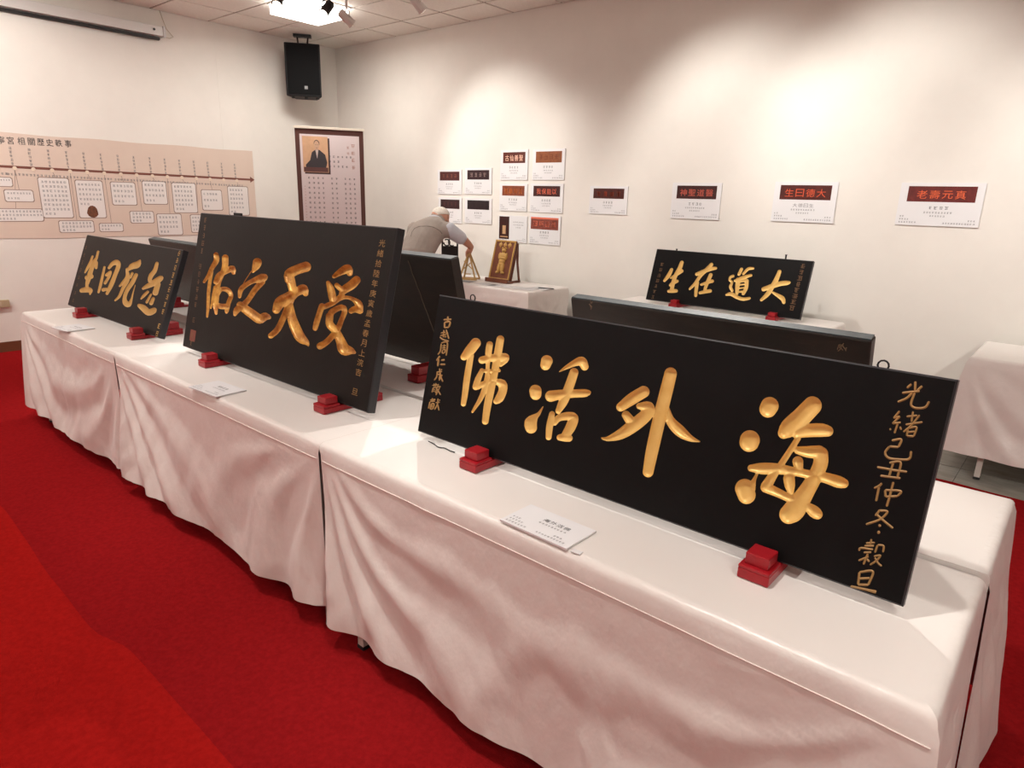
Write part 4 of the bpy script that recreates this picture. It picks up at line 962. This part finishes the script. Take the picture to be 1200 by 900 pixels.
# black openwork stand
fo = Frame(ony(532, 300, 4.93), (.67, .74, 0), (0, 0, 1), (-.74, .67, 0)); fo.o[2] = ZT
ow = thing('openwork_stand', 'black carved openwork stand on the back table beside the man', 'stand', tuple(fo.o))
hz = 1.165-ZT
for (a, b) in ((.026, .044), (-.13, -.112)):
    k = MB(); fo.slab(k, a, b, .0015, hz, -.01, .01); k.build('post', M_LAMPB, ow, bevel=.003)
k = MB(); fo.slab(k, -.112, .026, hz-.10, hz-.085, -.008, .008); k.build('rail', M_LAMPB, ow)
k = MB(); fo.slab(k, -.112, .026, hz-.20, hz-.10, -.006, .006); k.build('solid_panel', M_LAMPB, ow)
for (cu2, cv2, r2, a0, a1) in ((-.02, hz-.045, .038, 0, 5.2), (-.075, hz-.05, .032, 3.1, 8.6), (.008, hz-.16, .018, -1.5, 3.0), (.008, hz-.26, .018, 1.5, 6.0), (.008, hz-.34, .016, -1.5, 3.0)):
    k = MB(); k.tube([fo.p(cu2+r2*math.cos(a), cv2+r2*math.sin(a), 0) for a in np.linspace(a0, a1, 14)], .0075, 6); k.build('scroll', M_LAMPB, ow, smooth=True)
k = MB(); fo.slab(k, -.15, .06, .0015, .016, -.05, .05); k.build('base', M_LAMPB, ow, bevel=.003)
# yellow folding stand held by the man
fy = Frame((-4.90, 4.97, ZT), (.90, .44, 0), (0, 0, 1), (.44, -.90, 0))
ye = thing('folding_stand', 'small pale yellow wooden folding stand held upright on the back table by the man', 'stand', (-4.90, 4.97, ZT))
AP = (.0, .285)
for (a, b, d0, d1) in ((AP, (-.085, .012), .02, .05), (AP, (.085, .012), .02, .05), (AP, (-.075, .012), -.02, -.07), (AP, (.095, .012), -.02, -.07)):
    k = MB(); k.tube([fy.p(a[0], a[1], d0*.2), fy.p(b[0], b[1], d1)], .012, 4); k.build('leg', M_WOODY, ye)
for (a, b) in (((-.06, .10), (.045, .19)), ((.06, .10), (-.045, .19)), ((-.03, .06), (.03, .06))):
    k = MB(); k.tube([fy.p(*a, .033), fy.p(*b, .025)], .0055, 4); k.build('lattice_bar', M_WOODY, ye)
k = MB(); fy.slab(k, -.10, .10, .0015, .018, .035, .062); k.build('front_bar', M_WOODY, ye, bevel=.002)
k = MB(); fy.slab(k, -.10, .10, .0015, .016, -.082, -.055); k.build('rear_bar', M_WOODY, ye, bevel=.002)
# papers and a pen
for (px, py, wx, wy, rz, lab, gm) in ((541, 330, .20, .12, .2, 'grey tray-like sheet at the left, below the yellow stand', 1), (562, 334, .24, .14, -.15, 'printed paper sheet in front of the yellow stand', 0), (577, 336, .21, .15, .3, 'printed paper sheet in front of the carved picture', 0), (612, 338, .30, .16, .1, 'printed paper sheet right of the carved picture', 0), (634, 338, .22, .16, -.1, 'printed paper sheet at the right end of the back table', 0)):
    c = onz(px, py, ZT+.001); c[1] = max(c[1], 4.70+.03+wy*.55+abs(math.sin(rz))*wx*.5); fr = Frame((c[0], c[1], ZT+.0016), (math.cos(rz), math.sin(rz), 0), (-math.sin(rz), math.cos(rz), 0), (0, 0, 1))
    t = thing('paper_sheet', lab, 'paper', tuple(fr.o), 0, 'papers on the back table')
    k = MB(); fr.slab(k, -wx/2, wx/2, -wy/2, wy/2, 0, .0012); k.build('sheet', M_PAPER if not gm else M_INKG, t)
    if not gm:
        k = MB()
        for i in range(7): scribble_left(k, fr, -wx*.42, wy*(.38-.12*i), wx*.045, 14, .0015)
        k.build('printing', M_INKG, t)
c = onz(640, 338, ZT+.006); k = MB(); k.tube([(c[0]-.07, c[1]-.03, ZT+.0075), (c[0]+.06, c[1]+.03, ZT+.0075), (c[0]+.07, c[1]+.034, ZT+.0075)], [.0045, .0045, .002], 8); o = k.build('pen', M_RUBBER); tag(o, 'black pen lying on the papers at the right end of the back table', 'pen')

# ================================================================== the man bending over the back table
def person():
    root = thing('person', 'person in a khaki vest and pale shirt with white hair, bending over the back table', 'person', (-5.06, 4.37, .0068))
    V = Vector
    S = V((.885, .466, 0)).normalized(); Fd = V((-.466, .885, 0))
    mb = MB(); prim = []     # (points, material index, radius)
    def limb(pts, rad, mi, n=14):
        mb.tube(pts, rad, n)
        for p, r in zip(pts, rad): ball(p, (r, r, r))
        for a, b, ra, rb in zip(pts[:-1], pts[1:], rad[:-1], rad[1:]):
            for i in range(9): t = i/8; prim.append((V(a).lerp(V(b), t), ra+(rb-ra)*t, mi))
    def ball(c, r, ax=None, n=12, m=8):
        c = V(c); ax = ax or (V((1, 0, 0)), V((0, 1, 0)), V((0, 0, 1)))
        vs = [c+ax[2]*r[2]]; fs = []
        for i in range(1, m):
            a = math.pi*i/m
            for j in range(n):
                b = 2*math.pi*j/n; vs.append(c+ax[0]*(r[0]*math.sin(a)*math.cos(b))+ax[1]*(r[1]*math.sin(a)*math.sin(b))+ax[2]*(r[2]*math.cos(a)))
        vs.append(c-ax[2]*r[2]); L = len(vs)-1
        for j in range(n):
            fs.append((0, 1+j, 1+(j+1) % n)); fs.append((L, L-n+(j+1) % n, L-n+j))
        for i in range(m-2):
            for j in range(n): fs.append((1+i*n+j, 1+(i+1)*n+j, 1+(i+1)*n+(j+1) % n, 1+i*n+(j+1) % n))
        mb.add(vs, fs)
    # torso: elliptical rings along the bent spine
    rings = [((-5.06, 4.37, .84), .165, .125, 3), ((-5.06, 4.372, .93), .178, .138, 3), ((-5.06, 4.40, 1.03), .176, .138, 0), ((-5.065, 4.47, 1.13), .182, .132, 0), ((-5.07, 4.55, 1.22), .192, .122, 0),
             ((-5.075, 4.61, 1.285), .185, .102, 0), ((-5.08, 4.65, 1.325), .125, .076, 0), ((-5.085, 4.675, 1.352), .066, .06, 0)]
    N = 22; vs = []; fs = []
    for i, (c, a, b, mi) in enumerate(rings):
        c = V(c); t = (V(rings[min(i+1, len(rings)-1)][0])-V(rings[max(i-1, 0)][0])).normalized(); f = t.cross(S).normalized()*-1
        for j in range(N): q = 2*math.pi*j/N; vs.append(c+S*(a*math.cos(q))+f*(b*math.sin(q)))
        for s_ in (-.6, 0, .6): prim.append((c+S*(a*s_), b, mi))
    for i in range(len(rings)-1):
        for j in range(N): fs.append((i*N+j, i*N+(j+1) % N, (i+1)*N+(j+1) % N, (i+1)*N+j))
    fs.append(tuple(range(N))); fs.append(tuple((len(rings)-1)*N+j for j in range(N))); mb.add(vs, fs)
    # legs, shoes
    for sg in (-1, 1):
        hip = V((-5.06, 4.37, .88))+S*(.09*sg); kn = hip+V((0, .01, -.41))+Fd*.03; an = hip+V((0, -.01, -.795)); 
        limb([hip, kn, an], [.088, .062, .05], 3)
        limb([an+V((0, 0, -.03))-Fd*.03, an+Fd*.09+V((0, 0, -.042)), an+Fd*.17+V((0, 0, -.048))], [.042, .036, .028], 4)
    # arms
    Rs, Re, Rw = V((-4.905, 4.69, 1.255)), V((-4.845, 4.85, 1.15)), V((-4.865, 4.965, 1.085))
    limb([Rs-S*.05, Rs, Rs.lerp(Re, .72)], [.085, .078, .066], 1); limb([Rs.lerp(Re, .72), Re, Re.lerp(Rw, .5), Rw], [.043, .043, .038, .027], 2)
    Ls, Le, Lw = V((-5.235, 4.53, 1.245)), V((-5.275, 4.48, 1.02)), V((-5.33, 4.66, .86))
    limb([Ls+S*.05, Ls, Ls.lerp(Le, .8)], [.085, .076, .062], 1); limb([Ls.lerp(Le, .8), Le, Lw], [.045, .043, .027], 2)
    # right hand: closed over the apex of the yellow stand
    apex = V(tuple(fy.p(0, .285, 0)))
    pd = (apex-Rw).normalized(); pal = Rw+pd*.045; side2 = pd.cross(V((0, 0, 1))).normalized(); dn = V((0, 0, -1))
    limb([Rw, pal], [.026, .030], 2)
    for i, (o_, l_) in enumerate(((-.027, .030), (-.009, .034), (.009, .032), (.026, .026))):
        b = pal+side2*o_+pd*.012; limb([b, b+pd*l_*.8+V((0, 0, -.006)), b+pd*l_*1.0+dn*.024, b+pd*l_*.6+dn*.042], [.0105, .0098, .009, .0078], 2, 8)
    b = pal+side2*-.026-pd*.012; limb([b, b-side2*.02+dn*.018+pd*.01, b-side2*.012+dn*.036+pd*.03], [.0115, .0105, .009], 2, 8)
    # left hand resting on the cloth
    tb_ = V((-5.36, 4.765, ZT+.022)); pl_ = Lw.lerp(tb_, .75); limb([Lw, pl_], [.026, .026], 2); fd2 = V((-.25, .95, -.10)).normalized(); s2 = V((.95, .25, 0))
    for (o_, l_) in ((-.028, .05), (-.010, .062), (.009, .06), (.026, .045)):
        b = pl_+s2*o_+fd2*.015; limb([b, b+fd2*l_*.6+V((0, 0, -.004)), V((b.x+fd2.x*l_*1.25, b.y+fd2.y*l_*1.25, ZT+.012))], [.0105, .0095, .008], 2, 8)
    b = pl_+s2*.026; limb([b, b+s2*.025+fd2*.02+V((0, 0, -.006)), V((b.x+s2.x*.035+fd2.x*.045, b.y+s2.y*.035+fd2.y*.045, ZT+.012))], [.011, .010, .0085], 2, 8)
    # neck and head, face turned down to the right
    hc = V((-5.095, 4.75, 1.355)); fz = V((.74, .34, -.42)).normalized(); hu = V((.15, .35, .92)); hu = (hu-fz*hu.dot(fz)).normalized(); hs = fz.cross(hu).normalized()
    limb([V((-5.085, 4.665, 1.315)), hc-hu*.05-fz*.03], [.06, .055], 2)
    ball(hc+hu*.015-fz*.012, (.077, .095, .095), (hs, fz, hu), 18, 14); prim.append((hc, .095, 2))
    ball(hc-hu*.045+fz*.022, (.062, .066, .072), (hs, fz, hu), 16, 12); prim.append((hc-hu*.05+fz*.03, .07, 2))
    ball(hc-hu*.088+fz*.055, (.028, .022, .018), (hs, fz, hu)); prim.append((hc-hu*.09+fz*.05, .03, 2))          # chin
    ball(hc-hu*.012+fz*.092, (.011, .020, .024), (hs, fz, hu)); ball(hc-hu*.028+fz*.098, (.015, .016, .012), (hs, fz, hu))    # nose
    ball(hc+hu*.022+fz*.072, (.052, .018, .012), (hs, fz, hu))                                                      # brow
    ball(hc-hu*.058+fz*.080, (.024, .012, .009), (hs, fz, hu))                                                      # lips
    for sg in (-1, 1):
        ball(hc+hs*(.077*sg)-hu*.012-fz*.012, (.010, .022, .032), (hs, fz, hu)); prim.append((hc+hs*(.08*sg)-hu*.012-fz*.01, .02, 2))
    tmp = mb.build('body_source', M_WHITE)
    md = tmp.modifiers.new('r', 'REMESH'); md.mode = 'VOXEL'; md.voxel_size = .0065
    sm = tmp.modifiers.new('s', 'SMOOTH'); sm.factor = .5; sm.iterations = 5
    dg = bpy.context.evaluated_depsgraph_get(); me = bpy.data.meshes.new_from_object(tmp.evaluated_get(dg)); bpy.data.objects.remove(tmp)
    me.materials.clear()
    mats = [mat('khaki_vest', (.40, .35, .31), .85, .2, noise_amt=.12, noise_scale=12, bump=.3, bump_scale=30), mat('pale_shirt', (.58, .59, .64), .8, .2, noise_amt=.06, noise_scale=14, bump=.2, bump_scale=30), mat('skin', (.56, .27, .18), .5, .4, noise_amt=.12, noise_scale=18),
            mat('dark_trousers', (.045, .045, .055), .8), mat('black_shoes', (.015, .014, .013), .4)]
    for m in mats: me.materials.append(m)
    n = len(me.polygons); cen = np.zeros(n*3); me.polygons.foreach_get('center', cen); cen = cen.reshape(-1, 3)
    best = np.full(n, 1e9); idx = np.zeros(n, int)
    for (p, r, mi) in prim:
        d = np.linalg.norm(cen-np.array(p), axis=1)-r; g = d < best; best[g] = d[g]; idx[g] = mi
    # the sleeves start at the arm holes; shirt collar at the neck
    me.polygons.foreach_set('material_index', idx.tolist()); me.polygons.foreach_set('use_smooth', [True]*n)
    from mathutils.bvhtree import BVHTree
    bm = bmesh.new(); bm.from_mesh(me); bvh = BVHTree.FromBMesh(bm); bm.free()
    me.transform(inv(root)); o = bpy.data.objects.new('body', me); link(o, root)
    def hit(px, py):
        d = V(tuple(ray(px, py))).normalized(); h = bvh.ray_cast(V(tuple(CAMPOS)), d, 20); return h[0]
    k = MB(); pts = [hit(x, y) for (x, y) in ((481.5, 277), (483, 271.5), (486, 267.5), (491, 265.5), (497, 265), (503, 265.2), (508, 266.2), (512, 268.2), (516, 271), (518, 274))]; pts = [p for p in pts if p is not None]
    if len(pts) > 3: k.tube(pts, .0038, 6); k.build('vest_seam', mat('vest_dark_seam', (.20, .17, .15), .9), root, smooth=True)  # darker seam line across the upper back of the vest
    # collar
    k = MB(); c = V((-5.085, 4.668, 1.345)); t = V((.02, .06, .06)).normalized(); f = t.cross(S).normalized()
    k.tube([c+S*(.064*math.cos(a))+f*(.060*math.sin(a)) for a in np.linspace(0, 2*math.pi, 25)], .013, 8, caps=False); k.build('shirt_collar', mats[1], root, smooth=True)
    # hair: a thin white shell round the back and top of the skull
    vs = []; fs = []; n1, n2 = 28, 18
    for i in range(n2+1):
        a0_ = i/n2
        for j in range(n1):
            b = 2*math.pi*j/n1; a = math.pi*a0_*(.52-.24*max(0.0, math.sin(b))-.05*abs(math.cos(b))); fr_ = math.sin(a)*math.sin(b)
            rr = 1.0+.05*noise.noise((math.cos(b)*3, math.sin(b)*3, a*4))
            p = hc+hu*.015-fz*.012+(hs*(.079*math.sin(a)*math.cos(b))+fz*(.097*fr_)+hu*(.097*math.cos(a)))*(1.03*rr)
            if i >= n2-1: p = hc+hu*.015-fz*.012+(p-(hc+hu*.015-fz*.012))*(.985 if i == n2-1 else .95)
            vs.append(p)
    for i in range(n2):
        for j in range(n1): fs.append((i*n1+j, i*n1+(j+1) % n1, (i+1)*n1+(j+1) % n1, (i+1)*n1+j))
    raw('hair', vs, fs, mat('white_hair', (.72, .66, .58), .7, .3, noise_amt=.2, noise_scale=60, bump=.5, bump_scale=120), root, smooth=True)
    for sg in (-1, 1):
        k = MB(); pe = hc+hs*(.030*sg)+hu*.004+fz*.080
        k.tube([pe-hs*.010, pe, pe+hs*.010], [.003, .007, .003], 8); k.build('eye', mat('eye_dark', (.03, .02, .02), .3), root)
person()
